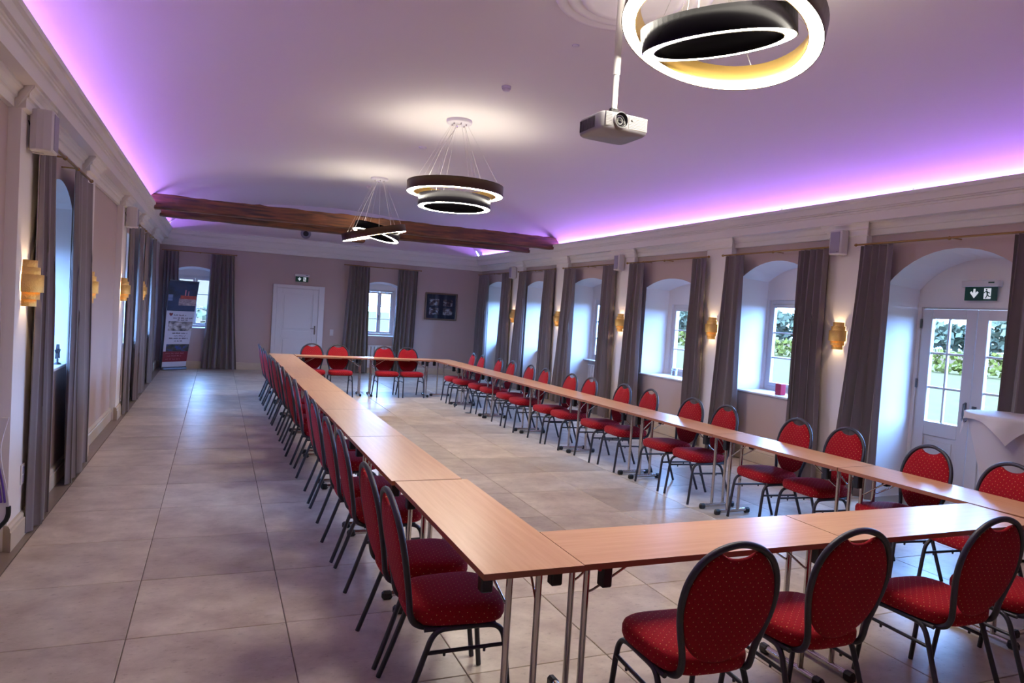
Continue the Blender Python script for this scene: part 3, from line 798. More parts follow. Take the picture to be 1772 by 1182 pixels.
# ------------------------------------------------------------------ chairs
def hoop_y(z): return -.205 - (z-.45)*.19
def make_chair(label):
    root = empty('banquet_chair', (0, 0, 0), label=label, cat='chair', group='red banquet chairs around the tables')
    # seat
    b = MB(); rows = []; n = 36
    def outline(k, s):
        a = 2*PI*k/n; c_, s_ = math.cos(a), math.sin(a); e = .55
        x = math.copysign(abs(c_)**e, c_); y = math.copysign(abs(s_)**e, s_)
        hw = .215 + .018*y
        return (x*hw*s, .015 + y*.222*s)
    for s, z in ((.0, .407), (.9, .407), (.97, .412), (1.0, .43), (1.0, .455), (.975, .473), (.92, .484), (.8, .491), (.5, .496), (.0, .497)):
        rows.append([(outline(k, max(s, .001))[0], outline(k, max(s, .001))[1], z + .012*min(0, outline(k, s)[1]+.0)) for k in range(n)])
    b.grid(rows, closed=True); b.build('seat', M['fabric_seat'], root)
    # backrest pad
    b = MB(); n = 52; cz, hh, hw = .70, .245, .204
    def pad(k, s):
        a = 2*PI*k/n; x = hw*math.sin(a); z = cz + hh*math.cos(a)
        if math.cos(a) > 0 and abs(x) < .078:
            z -= .052*(1-(x/.078)**2)**.7
        return x*s, cz + (z-cz)*s
    rows = []
    for s, d in ((.001, .030), (.4, .029), (.7, .026), (.88, .019), (.96, .010), (1.0, 0), (.96, -.008), (.88, -.014), (.6, -.018), (.001, -.019)):
        r = []
        for k in range(n):
            x, z = pad(k, s); r.append((x, hoop_y(z) + d, z))
        rows.append(r)
    b.grid(rows, closed=True); b.build('backrest', M['fabric_back'], root)
    # hoop frame
    right = [(.165, .10, .398), (.165, -.05, .396), (.163, -.135, .397), (.160, -.185, .415), (.158, -.207, .455), (.164, -.215, .51), (.184, -.228, .58), (.204, -.244, .66), (.209, -.258, .735), (.196, -.272, .81), (.162, -.285, .875), (.112, -.294, .918), (.056, -.298, .941), (0, -.300, .949)]
    pts = right + [(-x, y, z) for x, y, z in right[-2::-1]]
    b = MB(); b.tube(spline(pts, 4), .0138, 10); b.build('back_frame', M['frame'], root)
    # seat rails
    b = MB()
    for s in (-1, 1): b.tube([(s*.19, -.15, .396), (s*.19, .17, .396)], .0105, 8)
    b.tube([(-.19, .10, .396), (.19, .10, .396)], .0095, 8); b.tube([(-.19, -.1, .396), (.19, -.1, .396)], .0095, 8)
    b.build('seat_frame', M['frame'], root)
    for s in (-1, 1):
        b = MB(); b.tube(spline([(s*.212, .250, .002), (s*.207, .232, .15), (s*.202, .215, .30), (s*.199, .20, .36), (s*.196, .165, .39), (s*.195, .10, .396), (s*.195, .02, .396)], 4), .0125, 10); b.build('leg', M['frame'], root)
        b = MB(); b.tube(spline([(s*.212, -.250, .002), (s*.207, -.195, .15), (s*.202, -.142, .30), (s*.199, -.118, .36), (s*.196, -.085, .39), (s*.195, -.04, .396), (s*.195, .02, .396)], 4), .0125, 10); b.build('leg', M['frame'], root)
        b = MB(); b.tube([(s*.203, -.142, .30), (s*.203, .216, .305)], .009, 8)
        for y in (-.06, .12): b.lathe([(0, -.016), (.006, -.014), (.007, 0)], 8, M=Matrix.Translation((s*.203, y, .296)))
        b.build('stretcher', M['frame'], root)
    return root
chair0 = make_chair('red dotted banquet chair'); used = [False]
def place_chair(x, y, rz, label):
    if not used[0]: o = chair0; used[0] = True
    else: o = copy_tree(chair0)
    o.location = (x, y, 0); o.rotation_euler = (0, 0, rz); o['label'] = label
    return o
ORD = ['first', 'second', 'third', 'fourth', 'fifth', 'sixth', 'seventh', 'eighth', 'ninth', 'tenth', 'eleventh', 'twelfth', 'thirteenth', 'fourteenth', 'fifteenth', 'sixteenth']
rnd = random.Random(3)
def face(dx, dy): return math.atan2(-dx, dy)      # local +y to (dx,dy)
ly = [3.01, 3.52, 4.46, 5.0, 5.89, 6.45, 7.38, 8.0, 8.75, 9.3, 10.05, 10.58, 11.4, 11.95, 12.55, 13.05]
lx = [.72, .72, .74, .73, .75, .757, .753, .735, .747, .735, .73, .715, .71, .71, .70, .70]
for i, (x, y) in enumerate(zip(lx, ly)):
    place_chair(x+.30, y, face(1, rnd.uniform(-.05, .05)), 'red dotted banquet chair, %s from the front along the banner side tables' % ORD[i])
ry = [12.84, 12.35, 11.64, 11.12, 10.35, 9.76, 8.95, 8.46, 7.71, 7.18, 6.35, 5.82, 4.97, 4.47, 3.69, 3.07][::-1]
rx = [4.59, 4.60, 4.66, 4.69, 4.69, 4.67, 4.71, 4.75, 4.81, 4.85, 4.86, 4.87, 4.98, 5.05, 5.02, 5.0][::-1]
for i, (x, y) in enumerate(zip(rx, ry)):
    place_chair(x-.29, y, face(-1, .04 + rnd.uniform(-.05, .05)), 'red dotted banquet chair, %s from the front along the garden door side tables' % ORD[i])
for i, x in enumerate((1.70, 2.20, 3.09, 3.58)):
    place_chair(x, 13.60, face(rnd.uniform(-.05, .05), -1), 'red dotted banquet chair, %s of four at the back tables counted from the banner side' % ORD[i])
for i, (x, y, k) in enumerate(((1.85, 2.06, .06), (2.50, 2.10, .02), (3.38, 2.10, .0), (3.94, 2.08, -.04))):
    place_chair(x, y+.29, face(k, 1), 'red dotted banquet chair, %s of four at the front tables counted from the banner side' % ORD[i])

# ------------------------------------------------------------------ tables
def make_table(L, W, label):
    root = empty('seminar_table', (0, 0, 0), label=label, cat='table', group='narrow beech folding tables')
    H = .74
    b = MB(); b.box((-L/2+.003, -W/2, H-.026), (L/2-.003, W/2, H), 1); b.quad((-L/2+.003, -W/2, H+.0003), (L/2-.003, -W/2, H+.0003), (L/2-.003, W/2, H+.0003), (-L/2+.003, W/2, H+.0003), 0)
    b.build('tabletop', [M['beech'], M['beechedge']], root)
    for s in (-1, 1):
        xe = s*(L/2-.105)
        for t in (-1, 1):
            b = MB(); b.tube([(xe, t*.066, .045), (xe, t*.066, H-.045)], .0145, 14); b.build('leg', M['chrome'], root)
            b = MB(); yb = t*.158
            b.box((xe-s*.035-.024, yb-.026, H-.125), (xe-s*.035+.024, yb+.026, H-.027), bev=.006); b.build('hinge_block', M['black'], root)
            b = MB(); b.tube(spline([(xe, t*.066, .56), (xe-s*.03, t*.07, .565), (xe-s*.14, t*.09, .64), (xe-s*.25, t*.1, H-.03)], 3), .0055, 8); b.build('brace', M['chrome'], root)
        b = MB(); b.tube([(xe, -W/2+.045, H-.04), (xe, W/2-.045, H-.04)], .0125, 12); b.build('top_rail', M['chrome'], root)
        b = MB(); b.tube([(xe, -W/2+.02, .03), (xe, W/2-.02, .03)], .017, 12); fb = b.build('foot_bar', M['chrome'], root)
        for t in (-1, 1):
            b = MB(); b.box((xe-.021, t*(W/2-.035)-.032, .0), (xe+.021, t*(W/2-.035)+.032, .05), bev=.012); b.build('foot_cap', M['black'], fb)
    b = MB(); b.box((-.2, -.055, H-.046), (.2, .055, H-.0265), bev=.003); b.build('under_board', M['plywood'], root)
    return root
W = .428
Lf, Lb = 1.492, 1.412
tA = make_table(Lf, .44, 'beech table'); tA['label'] = 'beech folding table at the front corner, banner side row'
tB = make_table(Lb, W, 'beech table')
usedT = {id(tA): False, id(tB): False}
def put(proto, x, y, rz, label):
    o = proto if not usedT[id(proto)] else copy_tree(proto)
    usedT[id(proto)] = True
    o.location = (x, y, 0); o.rotation_euler = (0, 0, rz); o['label'] = label
put(tA, 1.216, 2.505+Lf/2, PI/2, 'beech folding table, first from the front in the banner side row')
y = 4.003
for i in range(7):
    xx = 1.19 - .007*i
    put(tB, xx, y+Lb/2, PI/2+.004, 'beech folding table, %s from the front in the banner side row' % ORD[i+1]); y += Lb
# garden door side row runs slightly aslant
def rowx(y): return 4.675 - (y-2.55)*.039
y = 2.555
for i in range(8):
    ym = y+Lb/2; put(tB, rowx(ym), ym, PI/2+.039, 'beech folding table, %s from the front in the garden door side row' % ORD[i]); y += Lb
# front and back pairs
put(tA, 1.437+Lf/2, 2.735, 0, 'beech folding table of the front pair, banner side half')
put(tA, 1.437+Lf*1.5, 2.735, 0, 'beech folding table of the front pair, garden door side half')
tC = make_table(1.325, W, 'beech table'); usedT[id(tC)] = False
put(tC, 1.37+.665, 13.69, 0, 'beech folding table of the back pair, banner side half')
put(tC, 1.37+.665+1.325, 13.69, 0, 'beech folding table of the back pair, garden door side half')

# ------------------------------------------------------------------ sconces
def make_sconce():
    root = empty('wall_sconce', label='x', cat='wall lamp', group='layered gold wall sconces')
    bands = [(.068, .096, .155), (.085, .052, .108), (.105, -.060, .060), (.085, -.108, -.052), (.068, -.155, -.096)]
    b = MB(); b.box((0, -.05, -.13), (.012, .05, .13), bev=.004); b.build('back_plate', M['brass'], root)
    for r, z0, z1 in bands:
        b = MB(); n = 20; rows = []
        for rr, z in ((r, z0), (r, z1), (r-.003, z1), (r-.003, z0), (r, z0)):
            rows.append([(.004 + rr*1.05*math.sin(PI*k/n), rr*math.cos(PI*k/n), z) for k in range(n+1)])
        b.grid(rows); b.build('band', M['brass'], root)
    b = MB(); b.lathe([(0, -.03), (.016, -.022), (.02, 0), (.016, .022), (0, .03)], 14, M=Matrix.Translation((.045, 0, 0)))
    b.build('bulb', emit('sconce_bulb', (1, .72, .38, 1), 30), root)
    return root
sc0 = make_sconce(); sused = [False]
def put_sconce(x, y, z, rz, label):
    o = sc0 if not sused[0] else copy_tree(sc0); sused[0] = True
    o.location = (x, y, z); o.rotation_euler = (0, 0, rz); o['label'] = label
    d = Vector((.045 if rz == 0 else -.045, 0, 0))
    for dz in (.052, -.052):
        l = bpy.data.lights.new('sconce_lamp', 'POINT'); l.energy = SCONCE_W; l.color = (1, .70, .36); l.shadow_soft_size = .012
        lo = bpy.data.objects.new('sconce_lamp', l); COL.objects.link(lo); lo.location = Vector((x, y, z+dz)) + d
for i, y in enumerate((5.655, 8.05, 10.85, 13.3)):
    put_sconce(PL, y-.0, 1.755, 0, 'layered gold wall sconce, %s from the front on the banner side' % ORD[i])
for i, y in enumerate((6.04, 8.28, 10.78, 13.27, 15.68)):
    put_sconce(PR, y, 1.735 - .008*i, PI, 'layered gold wall sconce, %s from the garden door' % ORD[i])

# ------------------------------------------------------------------ speakers
def make_speaker():
    root = empty('wall_speaker', label='x', cat='speaker', group='small white wall speakers')
    b = MB(); rows = []
    n = 10
    pro = [(.02, -.062), (.06, -.088), (.10, -.092), (.145, -.086), (.155, -.07), (.155, .07), (.145, .086), (.10, .092), (.06, .088), (.02, .062)]
    for s, z in ((.0, -.135), (.92, -.135), (1, -.127), (1, .127), (.92, .135), (.0, .135)):
        rows.append([(.09+(x-.09)*max(s, .001), y*max(s, .001), z) for x, y in pro])
    b.grid(rows, closed=True, smooth=False); b.build('cabinet', M['whitepl'], root)
    b = MB(); b.box((.153, -.066, -.118), (.160, .066, .118), bev=.003); b.build('grille', M['grille'], root)
    b = MB(); b.box((.159, .035, -.11), (.1612, .052, -.104)); b.build('badge', M['metalgrey'], root)
    b = MB(); b.box((0, -.03, -.12), (.006, .03, .12)); b.tube([(.004, 0, -.11), (.03, 0, -.142), (.09, 0, -.145)], .006, 6); b.tube([(.004, 0, .11), (.03, 0, .142), (.09, 0, .143)], .006, 6)
    b.build('bracket', M['whitepl'], root)
    b = MB(); b.tube(spline([(.004, -.03, .06), (.02, -.035, .0), (.018, -.03, -.06), (.05, -.03, -.125)], 5), .0035, 6); b.build('cable', M['black'], root)
    return root
sp0 = make_speaker(); spu = [False]
def put_speaker(x, y, z, rz, label):
    o = sp0 if not spu[0] else copy_tree(sp0); spu[0] = True
    o.location = (x, y, z); o.rotation_euler = (0, 0, rz); o['label'] = label
put_speaker(PL, 5.64, 2.765, 0, 'small white wall speaker above the nearest banner side sconce')
put_speaker(PL, 10.98, 2.74, 0, 'small white wall speaker farther along the banner side')
put_speaker(PR, 6.06, 2.79, PI, 'small white wall speaker on the pilaster beside the garden door')
put_speaker(PR, 10.84, 2.77, PI, 'small white wall speaker on the middle pilaster, garden door side')
put_speaker(PR, 15.70, 2.74, PI, 'small white wall speaker on the pilaster nearest the end wall')

# ------------------------------------------------------------------ pendants
def ring_lamp(cen, nrm, R_, wdt, h, outer, inner, canopy, root, wires):
    n = Vector(nrm).normalized(); q = Vector((0, 0, 1)).rotation_difference(n)
    T = Matrix.Translation(Vector(cen) - root.location) @ q.to_matrix().to_4x4()
    ns = 72; r = R_-wdt; lip = .006
    b = MB()
    b.lathe([(R_, .004), (R_, h), (R_-lip, h), (R_-lip, h-.01)], ns, 0, T, True); b.lathe([(R_-lip, .004), (R_-lip, .0), (R_, .0), (R_, .004)], ns, 0, T, False)
    o = b.build('ring', outer, root)
    b = MB(); b.lathe([(r, .0), (r, h), (r+lip, h), (r+lip, h-.01)], ns, 0, T, True); b.lathe([(r, 0), (r+lip, 0), (r+lip, .004)], ns, 0, T, False)
    b.build('inner_band', inner, o)
    b = MB(); b.lathe([(r+lip, .003), (R_-lip, .003)], ns, 0, T, False); b.build('diffuser', M['diffuser'], o)
    b = MB(); b.lathe([(r+lip, h-.012), (R_-lip, h-.012)], ns, 0, T, False); b.build('uplight', M['uplight'], o)
    can = Vector(canopy) - root.location
    for k in range(wires):
        a = 2*PI*k/wires + .5
        p = T @ Vector(((R_-wdt/2)*math.cos(a), (R_-wdt/2)*math.sin(a), h-.005))
        c = can + Vector((.09*math.cos(a), .09*math.sin(a), -.03))
        b = MB(); b.tube([c, p], .0016, 5); b.build('wire', M['wire'], o)
def pendant(can, rings, label):
    root = empty('pendant_lamp', can, label=label, cat='pendant lamp', group='double ring pendant lamps')
    b = MB(); b.lathe([(0, -.045), (.14, -.045), (.155, -.04), (.16, -.03), (.16, .0)], 36); b.build('canopy', M['whitepl'], root)
    for k in range(6):
        a = PI*k/3 + .5; b = MB(); b.lathe([(0, -.07), (.008, -.068), (.008, -.045)], 8, M=Matrix.Translation((.09*math.cos(a), .09*math.sin(a), 0))); b.build('wire_grip', M['chrome'], root)
    for (cen, nrm, R_, outer, inner) in rings:
        ring_lamp(cen, nrm, R_, .092 if R_ > .5 else .078, .125 if R_ > .5 else .14, outer, inner, can, root, 6 if R_ > .5 else 4)
    # power cables
    for i, (cen, nrm, R_, outer, inner) in enumerate(rings):
        n = Vector(nrm).normalized(); q = Vector((0, 0, 1)).rotation_difference(n)
        p = Vector(cen) + q @ Vector((-(R_-.05)*.8, -(R_-.05)*.6, .12)) - Vector(can)
        b = MB(); b.tube(spline([(.02, .01*i, -.05), (-.04, -.02, -.065), (-.07, -.04, -.14), tuple(p*.5 + Vector((-.03, -.03, 0))), tuple(p)], 5), .004, 6); b.build('cable', M['wirewhite'], root)
pendant((2.69, 3.72, vault(2.69)), [((2.747, 3.603, 3.516), (.26, .076, 1), .605, M['ringbrown'], M['ringgold']), ((2.725, 3.578, 3.445), (-.203, -.095, 1), .453, M['ringdark'], M['ringdark'])],
        'large double ring pendant lamp nearest, beside the projector')
pendant((2.69, 8.56, vault(2.69)), [((2.70, 8.60, 3.205), (0, 0, 1), .605, M['ringbrown'], M['ringgold']), ((2.678, 8.532, 3.024), (0, .013, 1), .453, M['ringdark'], M['ringdark'])],
        'double ring pendant lamp in the middle, both rings level')
pendant((2.69, 13.28, vault(2.69)), [((2.55, 12.74, 2.985), (-.245, .0, 1), .57, M['ringbrown'], M['ringgold']), ((2.575, 12.78, 3.0), (.248, .03, 1), .42, M['ringdark'], M['ringdark'])],
        'double ring pendant lamp with crossed rings in front of the beams')

# ceiling rosette, detectors
b = MB(); b.lathe([(.0, -.014), (.30, -.014), (.31, -.04), (.345, -.055), (.375, -.04), (.385, -.02), (.41, -.02), (.425, -.042), (.46, -.046), (.48, -.022), (.50, -.022), (.52, -.048), (.56, -.044), (.585, .0)], 72)
tag(b.build('ceiling_rosette', M['stucco'], loc=(2.70, 4.56, vault(2.7)+.004)), 'round white stucco rosette on the ceiling above the projector', 'rosette')
def detector(x, y, r, h, label, cat='detector'):
    root = empty('smoke_detector', (x, y, vault(x)), label=label, cat=cat)
    b = MB(); b.lathe([(r, .002), (r, -h*.45), (r*.92, -h*.5)], 24); b.build('base', M['whitepl'], root)
    b = MB(); b.lathe([(r*.80, -h*.5), (r*.78, -h*.8), (r*.5, -h), (0, -h)], 24); b.build('cap', M['whitepl'], root)
    b = MB(); b.lathe([(r*.92, -h*.5), (r*.80, -h*.5)], 24, smooth=False); b.build('gap', M['grille'], root)
detector(2.69, 7.0, .05, .055, 'round white smoke detector between the nearest and middle pendant lamps')
detector(2.69, 10.27, .06, .03, 'flat white smoke detector behind the middle pendant lamp')
detector(2.69, 14.3, .05, .06, 'round white smoke detector beyond the beam')
detector(2.78, 5.62, .035, .012, 'tiny flat ceiling sensor beside the rosette', 'sensor')

# projector on its pole
def projector():
    px, py = 2.44, 4.28
    root = empty('projector', (px, py, 3.058), rz=0, label='silver ceiling projector hanging on a white pole', cat='projector')
    rz = math.radians(184)
    T = Matrix.Rotation(rz, 4, 'Z') @ Matrix.Rotation(math.radians(1.5), 4, 'X')
    # body, front faces local +y
    b = MB(); w, d, h = .188, .16, .058
    n = 40; rows = []
    def ol(k, s, hsc=1):
        a = 2*PI*k/n; c_, s_ = math.cos(a), math.sin(a); e = .28
        return (math.copysign(abs(c_)**e, c_)*w*s, math.copysign(abs(s_)**e, s_)*d*s)
    for s, z in ((.001, -h), (.93, -h), (.985, -h+.01), (1, -h+.02), (1, h-.012), (.97, h-.002), (.93, h), (.001, h)):
        rows.append([T @ Vector((ol(k, s)[0], ol(k, s)[1], z)) for k in range(n)])
    b.grid(rows, closed=True); body = b.build('body', M['silver'], root)
    for i in range(9):
        z = -h+.024 + i*.0095
        for u0, u1 in ((-.165, -.015), (.118, .165)):
            b = MB(); b.box((u0, d-.004, z), (u1, d+.0035, z+.0052), M=T); b.build('vent_slat', M['silver'], body)
    b = MB(); b.box((-.167, d-.006, -h+.02), (-.013, d+.001, -h+.11), M=T); b.box((.116, d-.006, -h+.02), (.167, d+.001, -h+.11), M=T); b.build('grille_recess', M['metalgrey'], body)['kind'] = 'stuff'  # dark plates put the shade between the slats into colour
    b = MB()
    for i in range(14): b.box((w-.004, -.12+i*.0135, -.035), (w+.002, -.12+i*.0135+.006, .04), M=T)
    o = b.build('side_vent', M['black'], body)
    TL = T @ Matrix.Translation((.055, d-.01, .004)) @ Matrix.Rotation(-PI/2, 4, 'X')
    b = MB(); b.lathe([(.054, 0), (.054, .03), (.051, .034), (.049, .03)], 32, M=TL); lens = b.build('lens_ring', M['silver'], root)
    b = MB(); b.lathe([(.049, .03), (.036, .008), (.027, .018), (.024, .008), (.012, .013), (0, .014)], 32, M=TL); b.build('lens', M['lens'], lens)
    b = MB(); b.lathe([(0, .002), (.008, .002), (.008, -.003)], 12, M=T @ Matrix.Translation((-.04, d+.002, .02)) @ Matrix.Rotation(-PI/2, 4, 'X')); b.build('sensor_window', M['black'], root)
    zt = vault(px) - 3.058
    b = MB(); b.tube([(0, 0, .13), (0, 0, .42)], .019, 16); b.tube([(0, 0, .36), (0, 0, zt)], .024, 16); b.lathe([(.06, 0), (.06, -.03), (.02, -.045)], 24, M=Matrix.Translation((0, 0, zt-.01))); b.build('pole', M['wirewhite'], root)
    b = MB(); b.box((-.03, -.015, .10), (.03, .015, .135), M=T, bev=.004); b.box((.0, .0, .062), (.012, .1, .085), M=T @ Matrix.Rotation(.4, 4, 'Y')); b.tube([T @ Vector((-.09, -.08, h)), T @ Vector((0, 0, .11))], .006, 6); b.tube([T @ Vector((.09, -.08, h)), T @ Vector((0, 0, .11))], .006, 6); b.tube([T @ Vector((.02, .09, h)), T @ Vector((0, 0, .11))], .007, 6)
    b.build('mount', M['black'], root)
projector()

# ------------------------------------------------------------------ exit signs, picture, banner, sockets
def flat_poly(b, pts, F, d0, d1, mi=0):
    n = len(pts); a = [F(u, z, d0) for u, z in pts]; c = [F(u, z, d1) for u, z in pts]
    b.add(a, [tuple(range(n))], mi); b.add(c, [tuple(range(n))], mi)
    for i in range(n): b.quad(a[i], a[(i+1) % n], c[(i+1) % n], c[i], mi)
def exit_sign(loc, rz, s, label):
    """local: u = viewer's right = +x, z up, viewer at -y"""
    root = empty('exit_sign', loc, rz, label=label, cat='exit sign')
    F = lambda u, z, d: (u*s, -d*s, z*s)
    b = MB(); b.box((-.19*s, -.075*s, .07*s), (.19*s, 0, .135*s), bev=.006*s); b.build('housing', M['whitepl'], root)
    b = MB(); b.box((-.165*s, -.045*s, -.07*s), (.165*s, -.037*s, .07*s)); b.build('sign_panel', M['green'], root)
    b = MB(); b.box((.09*s, -.0765*s, .105*s), (.15*s, -.0745*s, .118*s)); b.build('status_strip', M['green'], root)
    b = MB(); d0, d1 = .0451, .0475
    flat_poly(b, [(-.075, .05), (-.055, .05), (-.055, .005), (-.035, .025), (-.02, .012), (-.065, -.045), (-.11, .012), (-.095, .025), (-.075, .005)], F, d0, d1)
    b.build('arrow', M['signwhite'], root)
    b = MB(); flat_poly(b, [(.035, -.052), (.105, -.052), (.105, .055), (.035, .055)], F, d0, d1); b.build('doorway_symbol', M['signwhite'], root)
    b = MB(); e0, e1 = .0476, .049
    c = [(.06+.009*math.cos(2*PI*k/10), .040+.009*math.sin(2*PI*k/10)) for k in range(10)]
    flat_poly(b, c, F, e0, e1)
    flat_poly(b, [(.055, .028), (.07, .028), (.08, .0), (.066, -.006)], F, e0, e1)
    flat_poly(b, [(.066, .026), (.095, .012), (.098, .002), (.09, .002), (.068, .015)], F, e0, e1)
    flat_poly(b, [(.057, .026), (.038, .018), (.034, .004), (.042, .004), (.046, .013), (.06, .018)], F, e0, e1)
    flat_poly(b, [(.072, .0), (.09, -.022), (.108, -.024), (.108, -.032), (.086, -.032), (.066, -.006)], F, e0, e1)
    flat_poly(b, [(.066, .002), (.062, -.022), (.05, -.045), (.058, -.05), (.072, -.026), (.078, -.006)], F, e0, e1)
    b.build('running_figure', M['green'], root)
exit_sign((XR+.54, 4.84, 2.255), -PI/2, 1.0, 'green exit sign with arrow above the garden door')
exit_sign((1.915, Y1, 2.285), 0, .92, 'green exit sign with arrow above the white panelled door')

def picture():
    x0, x1, z0, z1 = 5.09, 5.985, 1.465, 2.195
    root = empty('framed_picture', ((x0+x1)/2, Y1, (z0+z1)/2), label='framed navy picture with four small photographs on the end wall', cat='picture')
    w, h = (x1-x0)/2, (z1-z0)/2
    b = MB(); t = .045
    for a in ((-w, -w+t, -h, h), (w-t, w, -h, h), (-w+t, w-t, -h, -h+t), (-w+t, w-t, h-t, h)): b.box((a[0], -.04, a[2]), (a[1], 0, a[3]), bev=.008)
    b.build('frame', M['framewood'], root)
    b = MB(); b.box((-w+t, -.015, -h+t), (w-t, -.005, h-t)); b.build('mat', M['matblue'], root)
    lt = srgb(196, 196, 206); dk = srgb(40, 34, 46); md = srgb(110, 84, 84)
    for i, (cx, cz) in enumerate(((-.19, .105), (.19, .105), (-.19, -.13), (.19, -.13))):
        b = MB(); b.box((cx-.13, -.018, cz-.09), (cx+.13, -.0152, cz+.09)); b.build('photograph', photo_mat('small_photo_%d' % i, [(.38, dk), (.5, md), (.6, lt)], 9, 3.1*i+1), root)
    b = MB(); b.box((-w+t, -.024, -h+t), (w-t, -.021, h-t)); b.build('glazing', M['glass'], root)
picture()

def banner():
    B1, B2 = Vector((-1.09, 17.66, 0)), Vector((-.615, 18.02, 0)); T1, T2 = Vector((-.985, 17.36, 2.03)), Vector((-.392, 17.74, 2.03))
    root = empty('roll_up_banner', (B1+B2)/2, label='roll-up banner stand with castle photo and red footer', cat='banner'); o0 = root.location.copy()
    ux = (B2-B1).normalized(); ny = Vector((ux.y, -ux.x, 0))
    def P(s, t, d=0):
        a = B1.lerp(B2, s); c = T1.lerp(T2, s); return a.lerp(c, t) + Vector((0, 0, .06*(1-t))) + ny*d - o0
    b = MB(); MM = Matrix.Translation((0, 0, 0)) @ Matrix(((ux.x, -ny.x, 0, 0), (ux.y, -ny.y, 0, 0), (0, 0, 1, 0), (0, 0, 0, 1)))
    L = (B2-B1).length/2; b.box((-L, -.06, 0), (L, .06, .07), M=MM, bev=.015); b.build('base', M['alu'], root)
    b = MB(); n = 8; rows = [[P(s/2, t/n, 0) for s in range(3)] for t in range(n+1)]; rows2 = [[P(s/2, t/n, -.003) for s in range(3)] for t in range(n+1)]
    b.grid(rows); b.grid([r[::-1] for r in rows2]); sheet = b.build('sheet', M['banner'], root)
    b = MB(); b.tube([P(0, 1, -.002), P(1, 1, -.002)], .012, 8); b.build('top_rail', M['alu'], root)
    b = MB(); b.tube([P(.5, 0, -.05), P(.5, .99, -.02)], .01, 8); b.build('support_pole', M['alu'], root)
    def patch(name, s0, s1, t0, t1, mat, d=.002, n=3):
        b = MB(); b.grid([[P(s0+(s1-s0)*i/n, t0+(t1-t0)*j/n, d) for i in range(n+1)] for j in range(n+1)]); return b.build(name, mat, sheet)
    sky = srgb(36, 48, 84); dark = srgb(22, 22, 30)
    patch('print', 0.0, 1.0, .655, .995, photo_mat('night_castle_print', [(.3, dark), (.5, sky), (.75, srgb(60, 64, 90))], 3, 2.0))
    patch('print', .38, 1.0, .72, .80, photo_mat('castle_wall_print', [(.3, srgb(120, 100, 110)), (.7, srgb(190, 170, 170))], 14, 5), .004)
    patch('print', .42, .98, .795, .835, photo_mat('castle_roof_print', [(.3, srgb(150, 50, 40)), (.7, srgb(190, 80, 60))], 20, 8), .005)
    patch('print', .56, .60, .83, .90, M['pinkink'], .005); patch('print', .67, .70, .83, .885, M['pinkink'], .005)
    patch('print', .0, .16, .77, .84, photo_mat('water_print', [(.3, srgb(90, 110, 150)), (.7, srgb(140, 150, 190))], 9, 4), .004)
    patch('print', .10, 1.0, .425, .535, photo_mat('house_print', [(.35, srgb(36, 30, 36)), (.5, srgb(150, 136, 132)), (.62, srgb(206, 196, 196))], 9, 1.5))
    patch('print', .10, 1.0, .185, .27, photo_mat('park_print', [(.35, srgb(26, 26, 22)), (.5, srgb(70, 64, 52)), (.65, srgb(50, 70, 140))], 9, 7))
    patch('print', 0.0, 1.0, .065, .185, M['redprint'])
    # heart emblem
    b = MB(); hp = []
    for k in range(24):
        a = 2*PI*k/24; hp.append((16*math.sin(a)**3, 13*math.cos(a)-5*math.cos(2*a)-2*math.cos(3*a)-math.cos(4*a)))
    b.poly([P(.16+u*.0042, .615+v*.0015, .004) for u, v in hp]); b.build('heart_emblem', M['redprint'], sheet)
    # lines of script, too small to read
    rnd = random.Random(5)
    def script(s0, s1, t, hgt, mat):
        b = MB(); s = s0; 
        while s < s1:
            wl = min(rnd.uniform(.07, .2), s1-s); pts = []; k = max(3, int(wl/.012))
            for i in range(k):
                pts.append(P(s+wl*i/k, t + hgt*(.9 if (i % 2 and rnd.random() < .8) else .1)*rnd.uniform(.6, 1.1), .005))
            if len(pts) > 2: b.tube(pts, .0042, 4, caps=False)
            s += wl+.035
        b.build('script_line', mat, sheet)
    script(.27, .72, .60, .018, M['ink']); script(.25, .98, .568, .014, M['ink']); script(.42, .80, .545, .014, M['ink'])
    script(.28, .86, .392, .014, M['ink']); script(.35, .8, .362, .014, M['ink']); script(.18, .9, .332, .014, M['ink']); script(.38, .7, .302, .014, M['ink'])
    script(.1, .85, .158, .012, M['pinkink']); script(.15, .75, .128, .010, M['pinkink']); script(.1, .7, .09, .012, M['pinkink'])
banner()

def plate(name, lo, hi, label, cat, face_parts=()):
    c = [(lo[i]+hi[i])/2 for i in range(3)]
    root = empty(name, c, label=label, cat=cat)
    b = MB(); b.box(tuple(lo[i]-c[i] for i in range(3)), tuple(hi[i]-c[i] for i in range(3)), bev=.003); b.build('plate', M['socket'], root)
    for nm, l2, h2, mt in face_parts:
        b = MB(); b.box(tuple(l2[i]-c[i] for i in range(3)), tuple(h2[i]-c[i] for i in range(3)), bev=.002); b.build(nm, mt, root)
plate('light_switch', (2.66, Y1-.012, .92), (2.745, Y1, 1.075), 'white double light switch beside the white panelled door', 'switch', [('rocker', (2.668, Y1-.018, 1.0), (2.737, Y1-.011, 1.068), M['whitepl']), ('rocker', (2.668, Y1-.018, .927), (2.737, Y1-.011, .995), M['whitepl'])])
plate('wall_socket', (PL, 5.74, .36), (PL+.010, 5.82, .50), 'white wall socket below the nearest gold sconce', 'socket', [('outlet', (PL+.008, 5.755, .375), (PL+.013, 5.805, .425), M['grille']), ('outlet', (PL+.008, 5.755, .435), (PL+.013, 5.805, .485), M['grille'])])
plate('wall_socket', (2.68, Y1-.012, .27), (2.76, Y1, .35), 'white wall socket low on the end wall behind the chairs', 'socket', [('outlet', (2.695, Y1-.016, .285), (2.745, Y1-.011, .335), M['grille'])])
